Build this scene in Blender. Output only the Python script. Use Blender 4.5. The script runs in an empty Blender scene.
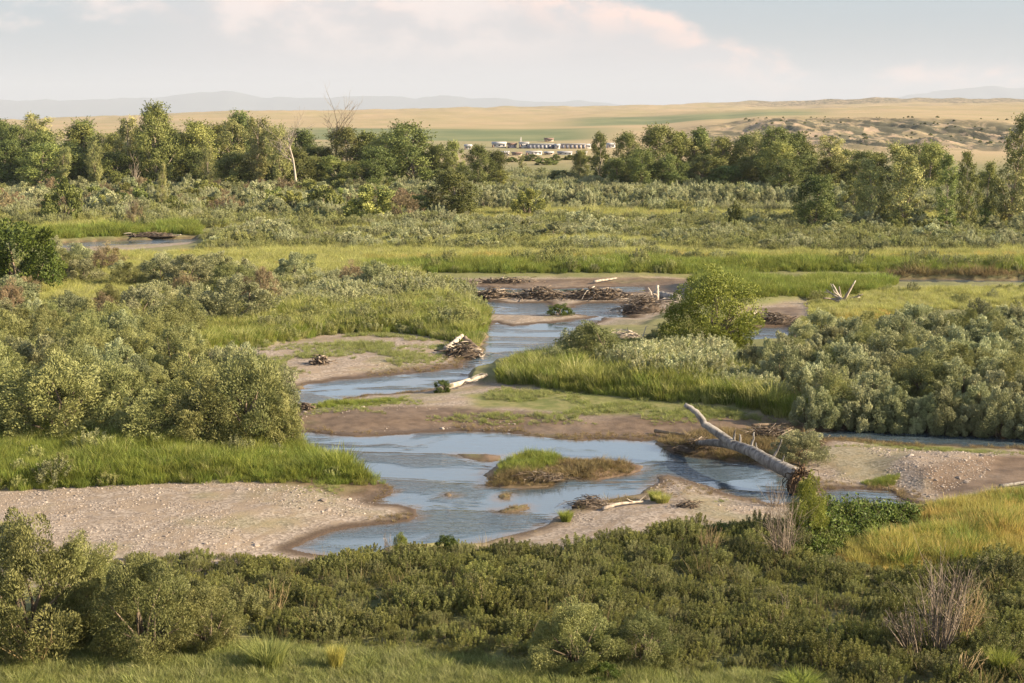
import bpy, math, random
import numpy as np
from math import radians as R
from mathutils import Vector, Matrix

random.seed(7)
rng = np.random.default_rng(7)
SC = bpy.context.scene
COL = SC.collection

# ------------------------------------------------------------------ camera
H, F, CX, CY, HR = 20.0, 1500.0, 512.0, 341.5, 110.0
PITCH = math.atan((CY - HR) / F)
cam_d = bpy.data.cameras.new('camera')
cam = bpy.data.objects.new('camera', cam_d); COL.objects.link(cam)
cam.location = (0, 0, H); cam.rotation_euler = (math.pi / 2 - PITCH, 0, 0)
cam_d.sensor_width = 36.0; cam_d.lens = F / 1024.0 * 36.0
cam_d.clip_start = 0.5; cam_d.clip_end = 120000
SC.camera = cam

# ------------------------------------------------------------------ light and sky
SUN_AZ, SUN_EL = 101.0, 24.0          # azimuth clockwise from the view direction
SUN_STRENGTH, SKY_STRENGTH = 5.0, 0.052
sun_d = bpy.data.lights.new('sun', 'SUN'); sun_d.energy = SUN_STRENGTH; sun_d.angle = R(0.55)
sun_d.color = (1.0, 0.80, 0.54)
sun = bpy.data.objects.new('sun', sun_d); COL.objects.link(sun)
sdir = Vector((math.sin(R(SUN_AZ)) * math.cos(R(SUN_EL)), math.cos(R(SUN_AZ)) * math.cos(R(SUN_EL)), math.sin(R(SUN_EL))))
sun.rotation_euler = sdir.to_track_quat('Z', 'Y').to_euler()
sun.location = (60, 60, 60)
VS = SC.view_settings
SC.display_settings.display_device = 'sRGB'
VS.view_transform = 'Standard'; VS.look = 'None'; VS.gamma = 1.0; VS.use_curve_mapping = False
VS.exposure = 1.45
SC.cycles.max_bounces = 6; SC.cycles.diffuse_bounces = 2; SC.cycles.glossy_bounces = 2
SC.cycles.transmission_bounces = 3; SC.cycles.volume_bounces = 0; SC.cycles.transparent_max_bounces = 4
SC.cycles.use_denoising = True
SC.cycles.denoiser = 'OPENIMAGEDENOISE'; SC.cycles.denoising_input_passes = 'RGB_ALBEDO_NORMAL'; SC.cycles.denoising_prefilter = 'ACCURATE'


class NT:
    """small helper for node trees"""
    def __init__(s, tree): s.t = tree
    def n(s, typ, **kw):
        nd = s.t.nodes.new(typ)
        ins = kw.pop('ins', {})
        for k, v in kw.items(): setattr(nd, k, v)
        for k, v in ins.items():
            if hasattr(v, 'is_output') and not isinstance(v, (int, float)): s.t.links.new(v, nd.inputs[k])
            else: nd.inputs[k].default_value = v
        return nd
    def math(s, op, a, b=0.0, c=None, clamp=False):
        d = {0: a, 1: b}
        if c is not None: d[2] = c
        return s.n('ShaderNodeMath', operation=op, use_clamp=clamp, ins=d).outputs[0]
    def mix(s, f, a, b):
        nd = s.n('ShaderNodeMix', data_type='RGBA')
        for k, v in ((0, f), (6, a), (7, b)):
            if hasattr(v, 'is_output'): s.t.links.new(v, nd.inputs[k])
            else: nd.inputs[k].default_value = (tuple(v) + (1,))[:4] if k else v
        return nd.outputs[2]
    def noise(s, vec, scale, detail=4, rough=0.55, dist=0.0):
        nd = s.n('ShaderNodeTexNoise', ins={'Scale': scale, 'Detail': detail, 'Roughness': rough, 'Distortion': dist})
        if vec is not None: s.t.links.new(vec, nd.inputs['Vector'])
        return nd.outputs['Fac']
    def ramp(s, fac, lo, hi, a=0.0, b=1.0, smooth=True):
        nd = s.n('ShaderNodeMapRange', interpolation_type='SMOOTHSTEP' if smooth else 'LINEAR',
                 ins={0: fac, 1: lo, 2: hi, 3: a, 4: b})
        return nd.outputs[0]


W = bpy.data.worlds.new('World'); SC.world = W; W.use_nodes = True
wt = W.node_tree; wt.nodes.clear(); q = NT(wt)
sky = q.n('ShaderNodeTexSky', sky_type='NISHITA', sun_disc=False, sun_elevation=R(SUN_EL), sun_rotation=R(SUN_AZ),
          altitude=900.0, air_density=1.0, dust_density=2.2, ozone_density=1.0)
tc = q.n('ShaderNodeTexCoord')
dirv = tc.outputs['Generated']
sep = q.n('ShaderNodeSeparateXYZ', ins={0: dirv})
az = q.math('ARCTAN2', sep.outputs[0], sep.outputs[1])            # 0 straight ahead, + to the right
el = q.math('ARCSINE', sep.outputs[2])
cv = q.n('ShaderNodeCombineXYZ', ins={0: az, 1: q.math('MULTIPLY', el, 1.9), 2: 0.37}).outputs[0]
n1 = q.noise(cv, 9.0, 7, 0.56, 0.3)
n2 = q.noise(cv, 26.0, 6, 0.6, 0.2)
n3 = q.noise(cv, 3.2, 4, 0.5)
# the cumulus bank: its upper edge sinks towards the right
edge = q.math('ADD', q.ramp(az, 0.0, 0.205, 0.092, 0.030, smooth=False), q.math('MULTIPLY', q.math('SUBTRACT', n1, 0.5), 0.05))
edge = q.math('ADD', edge, q.math('MULTIPLY', q.math('SUBTRACT', n2, 0.5), 0.012))
inside = q.math('SUBTRACT', edge, el)
bank = q.ramp(inside, -0.002, 0.012)
left_thin = q.ramp(az, -0.31, -0.12)
bank = q.math('MULTIPLY', bank, q.math('ADD', 0.15, q.math('MULTIPLY', left_thin, 0.85)))
puff = q.ramp(q.math('ADD', n1, q.math('MULTIPLY', q.math('SUBTRACT', n2, 0.5), 0.45)), 0.48, 0.64)
high = q.ramp(el, 0.02, 0.05)
puffl = q.math('MULTIPLY', q.math('MULTIPLY', puff, high), q.ramp(az, 0.10, -0.05))
rim = q.math('MULTIPLY', q.ramp(inside, 0.040, 0.004), q.ramp(n2, 0.42, 0.66))
pink = q.math('MULTIPLY', q.math('MULTIPLY', bank, rim), 1.0, clamp=True)
base = q.mix(0.85, sky.outputs[0], (3.65, 4.3, 4.85))
hz = q.ramp(el, 0.075, -0.005)
base = q.mix(q.math('MULTIPLY', hz, 0.80), base, (4.85, 4.8, 4.92))
# added bright band above the frame lifts the water reflections; darker sky cuts fill
base = q.mix(q.ramp(el, 0.085, 0.20), base, (6.2, 7.5, 9.2))
base = q.mix(q.ramp(el, 0.32, 0.60), base, q.mix(0.35, sky.outputs[0], (2.3, 3.2, 4.6)))
c1 = q.mix(q.math('MULTIPLY', bank, 0.9), base, (5.55, 5.25, 5.35))
c2 = q.mix(q.math('MULTIPLY', puffl, 0.75), c1, (7.8, 6.7, 6.3))
c3 = q.mix(q.math('MULTIPLY', pink, 0.95), c2, (9.4, 6.6, 5.6))
bg = q.n('ShaderNodeBackground', ins={'Color': c3, 'Strength': SKY_STRENGTH})
q.n('ShaderNodeOutputWorld', ins={0: bg.outputs[0]})


# ------------------------------------------------------------------ projection helpers (image rows and columns of the photo -> points on the ground)
def slope_of_row(row):               # (z - H) / y along the ray of that row
    return -np.tan(PITCH + np.arctan((np.asarray(row, float) - CY) / F))


def gp(px, py, z=0.0):
    th = PITCH + math.atan((py - CY) / F)
    y = (H - z) / math.tan(th)
    depth = y * math.cos(PITCH) + (H - z) * math.sin(PITCH)
    return ((px - CX) / F * depth, y)


def proj(x, y, z=0.0):
    dz = H - np.asarray(z, float)
    depth = y * math.cos(PITCH) + dz * math.sin(PITCH)
    up = y * math.sin(PITCH) - dz * math.cos(PITCH)
    return CX + F * x / depth, CY - F * up / depth


def depth_at(y, z=0.5):
    return y * math.cos(PITCH) + (H - z) * math.sin(PITCH)


# ------------------------------------------------------------------ noise
def _hash(ix, iy, seed):
    h = (ix.astype(np.int64) * 374761393 + iy.astype(np.int64) * 668265263 + seed * 974634777) & 0xffffffff
    h = ((h ^ (h >> 13)) * 1274126177) & 0xffffffff
    h = (h ^ (h >> 16)) & 0xffffffff
    return h / 4294967295.0


def vnoise(x, y, seed=0):
    ix, iy = np.floor(x), np.floor(y)
    fx, fy = x - ix, y - iy
    fx = fx * fx * (3 - 2 * fx); fy = fy * fy * (3 - 2 * fy)
    a, b = _hash(ix, iy, seed), _hash(ix + 1, iy, seed)
    c, d = _hash(ix, iy + 1, seed), _hash(ix + 1, iy + 1, seed)
    return (a * (1 - fx) + b * fx) * (1 - fy) + (c * (1 - fx) + d * fx) * fy


def fbm(x, y, oct=4, seed=0, rough=0.5):
    s = 0; a = 1.0; t = 0
    for o in range(oct):
        s = s + a * (vnoise(x * 2 ** o + 17.3 * o, y * 2 ** o - 9.1 * o, seed + o) - 0.5); t += a; a *= rough
    return s / t * 2          # about -1..1


def smooth(a, b, v):
    t = np.clip((v - a) / (b - a), 0, 1)
    return t * t * (3 - 2 * t)


# ------------------------------------------------------------------ polygons and signed distances
def world_poly(pts): return np.array([gp(px, py) for px, py in pts])


def densify(P, seed=1, step=0.9, amp=0.30):
    """adds natural wobble to a traced outline"""
    out = []
    n = len(P)
    for i in range(n):
        a, b = P[i], P[(i + 1) % n]
        L = np.hypot(*(b - a)); k = max(1, int(L / step))
        for j in range(k):
            p = a + (b - a) * j / k
            w = 0 if j == 0 else amp
            r = np.random.default_rng(int(abs(p[0] * 977 + p[1] * 131)) + seed)
            out.append(p + r.normal(0, w, 2) * min(1, L / 3))
    return np.array(out)


def sdf(P, x, y):
    """positive inside"""
    x = np.asarray(x, float).ravel(); y = np.asarray(y, float).ravel()
    d2 = np.full(x.shape, 1e18); ins = np.zeros(x.shape, bool)
    lo, hi = P.min(0) - 12, P.max(0) + 12
    m = (x > lo[0]) & (x < hi[0]) & (y > lo[1]) & (y < hi[1])
    xs, ys = x[m], y[m]
    d = np.full(xs.shape, 1e18); ii = np.zeros(xs.shape, bool)
    for k in range(len(P)):
        ax, ay = P[k]; bx, by = P[(k + 1) % len(P)]
        ex, ey = bx - ax, by - ay
        t = np.clip(((xs - ax) * ex + (ys - ay) * ey) / (ex * ex + ey * ey + 1e-12), 0, 1)
        dd = (xs - ax - t * ex) ** 2 + (ys - ay - t * ey) ** 2
        d = np.minimum(d, dd)
        c = (ay > ys) != (by > ys)
        if ey != 0: ii ^= c & (xs < ex * (ys - ay) / ey + ax)
    r = np.full(x.shape, -12.0)
    r[m] = np.where(ii, np.sqrt(d), -np.sqrt(d))
    return r


def inpoly_px(poly, px, py):
    ins = np.zeros(px.shape, bool)
    for k in range(len(poly)):
        ax, ay = poly[k]; bx, by = poly[(k + 1) % len(poly)]
        c = (ay > py) != (by > py)
        if by != ay: ins ^= c & (px < (bx - ax) * (py - ay) / (by - ay) + ax)
    return ins


WATER_PX = [
    # main pool and its outlet
    [(301, 545), (290, 549), (330, 556), (381, 555), (420, 552), (461, 547), (512, 535), (549, 524), (565, 513), (579, 506), (612, 499), (640, 494),
     (650, 486), (657, 477), (668, 475), (690, 481), (712, 487), (737, 496), (768, 503), (795, 506), (815, 503), (812, 492), (800, 482), (780, 472), (764, 466),
     (749, 462), (712, 458), (687, 455), (667, 450), (655, 444), (659, 439.5), (617, 439.5), (562, 439), (530, 436), (512, 433), (446, 432), (393, 435), (356, 437), (307, 432),
     (285, 436), (290, 452), (312, 459), (325, 464), (356, 474), (381, 483), (392, 487), (389, 496), (372, 502), (380, 504), (398, 504.5), (416, 509), (418, 516), (411, 521),
     (388, 524), (366, 526), (331, 532), (308, 541)],
    # upper reach
    [(290, 396), (303, 386), (331, 381), (396, 375), (440, 370), (463, 367), (462, 362), (470, 358), (481, 354), (484, 344), (486, 335), (490, 326), (495, 322), (512, 326.5), (560, 322),
     (594, 317.5), (606, 317), (598, 321), (587, 324), (572, 336), (549, 355), (530, 358), (512, 359), (496, 364), (473, 372), (463, 383), (440, 388), (418, 391), (396, 393),
     (366, 394), (340, 400), (316, 405), (296, 408)],
    # still water above the sand bar
    [(470, 299), (512, 303.5), (546, 302), (552, 308), (572, 308), (586, 303), (624, 303), (622, 313), (634, 318), (608, 317.5), (575, 313.5), (542, 315), (516, 315), (492, 314), (484, 307)],
    [(430, 287), (470, 287), (512, 288.5), (560, 289), (620, 287), (645, 287), (640, 292.5), (600, 292), (540, 292.5), (512, 293), (476, 294), (450, 292)],
    # side pools
    [(742, 331), (760, 328), (790, 327), (793, 333), (785, 338), (768, 342), (740, 343), (728, 338)],
    [(700, 279.5), (818, 280), (905, 279.5), (985, 280), (1200, 282), (1200, 286), (985, 285.5), (908, 285.5), (818, 284), (720, 283)],
    [(816, 431), (868, 428), (943, 432), (1024, 435), (1200, 445), (1200, 457), (1024, 449), (930, 445.5), (888, 442.5), (833, 438), (800, 441), (795, 436)],
    [(818, 496), (840, 489), (868, 490), (890, 491), (897, 496), (905, 501), (922, 506), (900, 510), (875, 510), (845, 508), (826, 506)],
    # the river's far bend at the left
    [(20, 246), (50, 244), (100, 241), (150, 239.5), (196, 238.5), (198, 242), (170, 243.5), (120, 245), (60, 248), (20, 251)],
]
ISLAND_PX = [
    [(484, 486), (490, 470), (500, 462), (527, 453), (556, 457), (577, 461), (605, 462), (626, 463), (643, 466), (640, 471), (632, 474), (610, 478), (597, 480.5), (568, 478),
     (552, 482), (552, 486), (530, 487.5), (508, 488)],
    [(456, 454), (478, 454.5), (501, 456), (501, 460), (490, 462), (474, 460)],
    [(497, 497), (500, 494.5), (510, 494), (511, 499), (503, 500)],
    [(497, 511), (512, 507), (528, 504.5), (529, 509), (515, 512), (503, 513)],
    [(444, 494.5), (449, 492.5), (452, 495), (448, 497)],
]
BAR_PX = [
    [(-150, 500), (0, 495), (62, 491), (175, 486), (250, 486), (306, 489), (340, 484), (392, 486), (430, 515), (366, 560), (200, 600), (60, 600), (-150, 600)],
    [(440, 560), (512, 533), (549, 523), (579, 506), (612, 499), (640, 494), (655, 477), (668, 475), (712, 486), (768, 502), (800, 506), (800, 530), (690, 540), (560, 560)],
    [(800, 480), (790, 460), (815, 436), (868, 428), (1024, 436), (1200, 450), (1200, 500), (1024, 494), (960, 502), (915, 510), (830, 510)],
    [(285, 440), (296, 402), (366, 393), (463, 383), (500, 385), (560, 395), (690, 405), (760, 418), (830, 432), (790, 470), (660, 445), (512, 436)],
    [(180, 362), (268, 350), (338, 334), (396, 334), (470, 344), (480, 356), (463, 368), (396, 378), (290, 390), (200, 372)],
    [(400, 282), (690, 280), (690, 300), (640, 330), (480, 330), (440, 296)],
    [(40, 256), (60, 246), (200, 240), (190, 248), (110, 256)],
    [(735, 345), (742, 312), (830, 300), (860, 300), (800, 330), (790, 342)],
]
WATER = [densify(world_poly(p), i) for i, p in enumerate(WATER_PX)]
ISLAND = [densify(world_poly(p), 50 + i, 0.6, 0.12) for i, p in enumerate(ISLAND_PX)]
BARS = [densify(world_poly(p), 90 + i, 2.0, 0.3) for i, p in enumerate(BAR_PX)]
MOUND = [(world_poly([(870, 468), (900, 460), (960, 458), (1000, 464), (990, 478), (950, 490), (925, 497), (905, 490), (885, 480)]), 0.42)]


def land_dist(x, y):
    w = np.full(np.asarray(x).size, -12.0); e = w.copy()
    for P in WATER: w = np.maximum(w, sdf(P, x, y))
    for P in ISLAND: e = np.maximum(e, sdf(P, x, y))
    return -np.minimum(w, -e), e


FAR_Y = np.array([600, 700, 800, 950, 1100, 1400, 1800, 2600, 4000, 6000, 9000, 14000.])
FAR_PX = np.array([-700, 0, 256, 512, 640, 720, 768, 900, 1024, 1300.])
FAR_ROW = np.array([
    [None, 152, 147, 141, 137, 131, 127.0, 122.8, 120, 121, 123, 124],
    [None, 152, 147, 141, 137, 131, 127.0, 122.8, 121.5, 123, 124, 125],
    [None, 152, 147, 141, 136.5, 130, 123.5, 116, 111.5, 113, 115, 116],
    [None, 152, 147, 141, 136.0, 130, 125, 117, 111, 108, 110, 112],
    [None, 152, 147, 139, 132.5, 127, 122, 115, 109.5, 105.7, 108, 110],
    [None, 152, 148, 134, 124, 120.5, 117, 113.5, 110, 104, 107, 109],
    [None, 152, 149, 130, 119, 117, 114, 111.5, 113, 102.4, 106, 108],
    [None, 152, 150, 133, 119, 116, 112, 107.5, 109, 98.8, 105, 108],
    [None, 152, 150, 136, 122, 118, 113, 106.5, 108, 100.5, 106, 109],
    [None, 152, 150, 136, 122, 118, 113, 106.5, 108, 100.5, 106, 109]], dtype=object)
FAR_ROW[:, 0] = 152
FAR_Z = np.array([[H + FAR_Y[j] * float(slope_of_row(FAR_ROW[i][j])) for j in range(len(FAR_Y))] for i in range(len(FAR_PX))])
FAR_Z[:, 0] = 0.6; FAR_Z[:, 1] = 0.5


def far_z(x, y):
    px = CX + F * x / np.maximum(y, 1)
    ly = np.log(np.clip(y, 600, 14000)); LY = np.log(FAR_Y)
    zz = np.array([np.interp(ly, LY, FAR_Z[i]) for i in range(len(FAR_PX))])
    pxc = np.clip(px, FAR_PX[0], FAR_PX[-1])
    k = np.clip(np.searchsorted(FAR_PX, pxc) - 1, 0, len(FAR_PX) - 2)
    t = (pxc - FAR_PX[k]) / (FAR_PX[k + 1] - FAR_PX[k]); t = t * t * (3 - 2 * t)
    c = np.arange(len(x))
    return zz[k, c] * (1 - t) + zz[k + 1, c] * t


def gz(x, y, full=False):
    x = np.atleast_1d(np.asarray(x, float)).ravel(); y = np.atleast_1d(np.asarray(y, float)).ravel()
    d, isl = land_dist(x, y)
    bar = np.full(x.size, -12.0)
    for P in BARS: bar = np.maximum(bar, sdf(P, x, y))
    wb = smooth(-1.2, 0.6, bar)
    nz = fbm(x / 9, y / 9, 4, 3); nf = fbm(x / 1.7, y / 1.7, 3, 9)
    land = 0.55 * smooth(-0.05, 0.55, d) + 0.25 * smooth(1, 9, d) + 0.14 * nz * smooth(0.5, 4, d) + 0.05 * nf * smooth(0.1, 1, d)
    barz = 0.06 * smooth(-0.05, 0.25, d) + 0.30 * smooth(0.2, 5, d) + 0.08 * nz * smooth(0.4, 3, d) + 0.035 * nf * smooth(0.1, 0.8, d)
    z = land * (1 - wb) + barz * wb
    z = np.where(isl > 0, 0.07 * smooth(0, 0.2, isl) + 0.3 * smooth(0.15, 1.6, isl) + 0.10 * nf * smooth(0.1, 0.5, isl), z)
    for P, h in MOUND:
        m = sdf(P, x, y); z = z + h * smooth(-0.6, 2.2, m) * smooth(0.0, 0.8, d)
    z = np.where(d < 0, -0.03 + 0.16 * np.clip(d, -4, 0) + 0.02 * nf, np.maximum(z, 0.03 + 0.02 * nf))
    fz = far_z(x, y)
    relief = fbm(x / 160, y / 160, 4, 21) * np.clip((y - 900) / 1500, 0, 1) * np.clip(y / 900, 0, 5)
    px = CX + F * x / np.maximum(y, 1)
    g = 1 - np.abs(fbm(x / 42 + y / 90, y / 210, 3, 31)) * 1.9
    esc = smooth(640, 760, px) * smooth(740, 830, y) * (1 - smooth(1020, 1250, y))
    fz = fz + relief * smooth(1300, 2200, y) * 2.2 + relief * .5 + esc * (g * 5.0 - 3.4 + 2.4 * fbm(x / 14, y / 22, 4, 33))
    tf = smooth(560, 720, y)
    z = z * (1 - tf) + fz * tf
    bluff = np.where(y < 42, np.where(y < 2, 17.0, 17.0 * (42 - y) / 40), 0.0)
    z = z + bluff
    if full: return z, d, isl, bar
    return z


def gz1(x, y): return float(gz(x, y)[0])


# ------------------------------------------------------------------ object helpers
def tag(o, label=None, cat=None, group=None, kind=None):
    for k, v in (('label', label), ('category', cat), ('group', group), ('kind', kind)):
        if v: o[k] = v
    return o


def link(o): COL.objects.link(o); return o


def empty(name, loc=(0, 0, 0)):
    o = bpy.data.objects.new(name, None); o.location = loc; o.empty_display_size = 0.3
    return link(o)


def np_mesh(name, V, faces, mats=(), tint=None, fmat=None, smooth_sh=False):
    """faces: list of (K,3) / (K,4) integer arrays"""
    me = bpy.data.meshes.new(name)
    V = np.asarray(V, np.float32)
    me.vertices.add(len(V)); me.vertices.foreach_set('co', V.ravel())
    loops = np.concatenate([f.ravel() for f in faces]).astype(np.int32)
    tot = np.concatenate([np.full(len(f), f.shape[1], np.int32) for f in faces])
    st = np.concatenate([[0], np.cumsum(tot)[:-1]]).astype(np.int32)
    me.loops.add(len(loops)); me.loops.foreach_set('vertex_index', loops)
    me.polygons.add(len(tot)); me.polygons.foreach_set('loop_start', st); me.polygons.foreach_set('loop_total', tot)
    if smooth_sh: me.polygons.foreach_set('use_smooth', np.ones(len(tot), bool))
    for m in mats: me.materials.append(m)
    if fmat is not None: me.polygons.foreach_set('material_index', np.asarray(fmat, np.int32))
    if tint is not None:
        a = me.attributes.new('tint', 'FLOAT', 'POINT'); a.data.foreach_set('value', np.asarray(tint, np.float32))
    me.update(calc_edges=True); me.validate()
    return me


class Geo:
    """collects vertices and faces of several shapes"""
    def __init__(s): s.V, s.F, s.T, s.M, s.n = [], [], [], [], 0
    def add(s, V, Fs, tint=0.5, mat=0):
        V = np.asarray(V, float)
        for f in Fs:
            f = np.asarray(f)
            s.F.append(f + s.n); s.M.append(np.full(len(f), mat))
        s.V.append(V); s.T.append(np.broadcast_to(np.asarray(tint, float), (len(V),))); s.n += len(V)
    def mesh(s, name, mats, smooth_sh=False):
        # group faces by their corner count while keeping material indices
        f3 = [(f, m) for f, m in zip(s.F, s.M) if f.shape[1] == 3]; f4 = [(f, m) for f, m in zip(s.F, s.M) if f.shape[1] == 4]
        fs, ms = [], []
        for grp in (f3, f4):
            if grp: fs.append(np.concatenate([g[0] for g in grp])); ms.append(np.concatenate([g[1] for g in grp]))
        return np_mesh(name, np.concatenate(s.V), fs, mats, np.concatenate(s.T), np.concatenate(ms), smooth_sh)


def tube(g, pts, radii, sides=6, tint=0.5, mat=0, cap=True, wob=0.0, r=None):
    pts = np.asarray(pts, float); radii = np.broadcast_to(np.asarray(radii, float), (len(pts),))
    t = np.gradient(pts, axis=0); t /= np.linalg.norm(t, axis=1)[:, None] + 1e-9
    a = np.cross(t, np.array([0.31, 0.77, 0.55])); a /= np.linalg.norm(a, axis=1)[:, None] + 1e-9
    b = np.cross(t, a)
    ang = np.arange(sides) * 2 * math.pi / sides
    V = pts[:, None, :] + (a[:, None, :] * np.cos(ang)[None, :, None] + b[:, None, :] * np.sin(ang)[None, :, None]) * radii[:, None, None]
    if wob and r is not None: V = V + r.normal(0, 1, V.shape) * radii[:, None, None] * wob
    n = len(pts); V = V.reshape(-1, 3)
    i = np.arange(n - 1)[:, None] * sides; j = np.arange(sides)[None, :]; k = (j + 1) % sides
    Q = np.stack([i + j, i + k, i + sides + k, i + sides + j], -1).reshape(-1, 4)
    Fs = [Q]
    if cap:
        V = np.vstack([V, pts[:1], pts[-1:]])
        c0, c1 = n * sides, n * sides + 1; jj = np.arange(sides); kk = (jj + 1) % sides
        Fs.append(np.stack([np.full(sides, c0), kk, jj], -1))
        Fs.append(np.stack([np.full(sides, c1), (n - 1) * sides + jj, (n - 1) * sides + kk], -1))
    g.add(V, Fs, tint, mat)


def box(g, cx, cy, z0, sx, sy, sz, mat=0, tint=0.5):
    x0, x1, y0, y1, z1 = cx - sx / 2, cx + sx / 2, cy - sy / 2, cy + sy / 2, z0 + sz
    V = [(x0, y0, z0), (x1, y0, z0), (x1, y1, z0), (x0, y1, z0), (x0, y0, z1), (x1, y0, z1), (x1, y1, z1), (x0, y1, z1)]
    g.add(V, [np.array([(0, 3, 2, 1), (4, 5, 6, 7), (0, 1, 5, 4), (1, 2, 6, 5), (2, 3, 7, 6), (3, 0, 4, 7)])], tint, mat)


def leaves(g, C, D, L, Wd, tint, r, mat=0, N=None):
    """diamond leaf cards: C centres, D directions the leaf points in"""
    n = len(C)
    D = D / (np.linalg.norm(D, axis=1)[:, None] + 1e-9)
    s = np.cross(D, r.normal(0, 1, (n, 3)) if N is None else N + r.normal(0, .30, (n, 3))); s /= np.linalg.norm(s, axis=1)[:, None] + 1e-9
    L = np.broadcast_to(L, (n,))[:, None]; Wd = np.broadcast_to(Wd, (n,))[:, None]
    V = np.stack([C - D * L * .5, C - s * Wd * .5, C + D * L * .5, C + s * Wd * .5], 1).reshape(-1, 3)
    Q = np.arange(n * 4).reshape(-1, 4)
    g.add(V, [Q], np.repeat(np.broadcast_to(tint, (n,)), 4), mat)


# ------------------------------------------------------------------ materials
def new_mat(name):
    m = bpy.data.materials.new(name); m.use_nodes = True; m.node_tree.nodes.clear()
    return m, NT(m.node_tree)


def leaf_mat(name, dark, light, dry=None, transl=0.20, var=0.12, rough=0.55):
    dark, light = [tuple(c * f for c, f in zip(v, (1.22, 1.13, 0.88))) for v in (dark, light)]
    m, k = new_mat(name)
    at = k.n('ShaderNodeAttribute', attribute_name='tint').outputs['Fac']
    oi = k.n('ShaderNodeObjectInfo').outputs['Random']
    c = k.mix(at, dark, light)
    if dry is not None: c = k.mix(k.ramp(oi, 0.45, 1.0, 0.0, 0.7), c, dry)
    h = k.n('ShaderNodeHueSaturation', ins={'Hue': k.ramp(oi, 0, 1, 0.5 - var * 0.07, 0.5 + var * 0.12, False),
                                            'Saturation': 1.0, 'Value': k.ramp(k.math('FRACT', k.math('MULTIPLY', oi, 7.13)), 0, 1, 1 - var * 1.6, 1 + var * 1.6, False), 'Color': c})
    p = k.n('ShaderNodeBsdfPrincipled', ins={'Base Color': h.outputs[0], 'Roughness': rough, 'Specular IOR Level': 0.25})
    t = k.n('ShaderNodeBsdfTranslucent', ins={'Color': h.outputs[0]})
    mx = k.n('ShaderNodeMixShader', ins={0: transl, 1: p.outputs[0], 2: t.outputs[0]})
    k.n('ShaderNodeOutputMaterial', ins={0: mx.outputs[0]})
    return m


def bark_mat(name, a, b, scale=6.0, stretch=5.0, rough=0.85):
    m, k = new_mat(name)
    tcn = k.n('ShaderNodeTexCoord').outputs['Object']
    mp = k.n('ShaderNodeMapping', ins={0: tcn, 3: (1, 1, 1 / stretch)}).outputs[0]
    n = k.noise(mp, scale, 5, 0.65, 0.5)
    at = k.n('ShaderNodeAttribute', attribute_name='tint').outputs['Fac']
    c = k.mix(k.ramp(k.math('ADD', n, k.math('MULTIPLY', k.math('SUBTRACT', at, 0.5), 0.5)), 0.35, 0.68), a, b)
    bp = k.n('ShaderNodeBump', ins={'Strength': 0.5, 'Distance': 0.03, 'Height': n})
    p = k.n('ShaderNodeBsdfPrincipled', ins={'Base Color': c, 'Roughness': rough, 'Specular IOR Level': 0.15, 'Normal': bp.outputs[0]})
    k.n('ShaderNodeOutputMaterial', ins={0: p.outputs[0]})
    return m


def plain_mat(name, col, rough=0.7, amt=0.15, scale=3.0):
    m, k = new_mat(name)
    n = k.noise(k.n('ShaderNodeTexCoord').outputs['Object'], scale, 4)
    c = k.mix(k.math('MULTIPLY', n, amt * 2), col, tuple(v * 0.6 for v in col))
    p = k.n('ShaderNodeBsdfPrincipled', ins={'Base Color': c, 'Roughness': rough})
    k.n('ShaderNodeOutputMaterial', ins={0: p.outputs[0]})
    return m


M = {}
M['willow'] = leaf_mat('willow leaves', (0.115, 0.144, 0.080), (0.325, 0.355, 0.245), var=0.18)
M['willow_fine'] = leaf_mat('olive leaves', (0.095, 0.122, 0.052), (0.260, 0.280, 0.140), var=0.14)
M['silver'] = leaf_mat('silver grey leaves', (0.155, 0.188, 0.120), (0.415, 0.450, 0.335), var=0.15)
M['green'] = leaf_mat('green leaves', (0.040, 0.075, 0.016), (0.115, 0.160, 0.040), var=0.12)
M['yellow_green'] = leaf_mat('bright willow leaves', (0.110, 0.150, 0.030), (0.225, 0.260, 0.065), var=0.08)
M['brown_twig'] = leaf_mat('dry brown twigs', (0.115, 0.095, 0.068), (0.245, 0.205, 0.150), var=0.15, transl=0.15)
M['brush'] = leaf_mat('low brush leaves', (0.066, 0.088, 0.031), (0.222, 0.248, 0.098), dry=(0.22, 0.20, 0.10), var=0.18)
M['cotton'] = leaf_mat('cottonwood leaves', (0.088, 0.120, 0.042), (0.275, 0.305, 0.118), var=0.20)
M['dense'] = leaf_mat('dark tree leaves', (0.058, 0.086, 0.030), (0.175, 0.208, 0.078), var=0.20)
M['poplar'] = leaf_mat('poplar leaves', (0.130, 0.160, 0.068), (0.365, 0.380, 0.190), var=0.12)
M['reed'] = leaf_mat('green reeds', (0.100, 0.145, 0.034), (0.275, 0.325, 0.095), var=0.18, transl=0.4)
M['tall_grass'] = leaf_mat('tall mixed grass', (0.175, 0.215, 0.072), (0.420, 0.450, 0.190), dry=(0.44, 0.39, 0.20), var=0.14, transl=0.4)
M['yellow_grass'] = leaf_mat('ripening grass', (0.190, 0.215, 0.066), (0.420, 0.395, 0.150), dry=(0.60, 0.36, 0.15), var=0.14, transl=0.4)
M['short_grass'] = leaf_mat('short meadow grass', (0.110, 0.160, 0.062), (0.310, 0.355, 0.155), dry=(0.34, 0.31, 0.16), var=0.15, transl=0.4)
M['dry_grass'] = leaf_mat('dead flattened grass', (0.110, 0.088, 0.055), (0.270, 0.225, 0.140), var=0.18, transl=0.3)
M['scrub'] = leaf_mat('young willow scrub', (0.118, 0.150, 0.064), (0.310, 0.345, 0.175), dry=(0.33, 0.31, 0.18), var=0.18)
M['stem'] = bark_mat('shrub stems', (0.10, 0.08, 0.06), (0.24, 0.19, 0.14), 4, 4)
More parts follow.
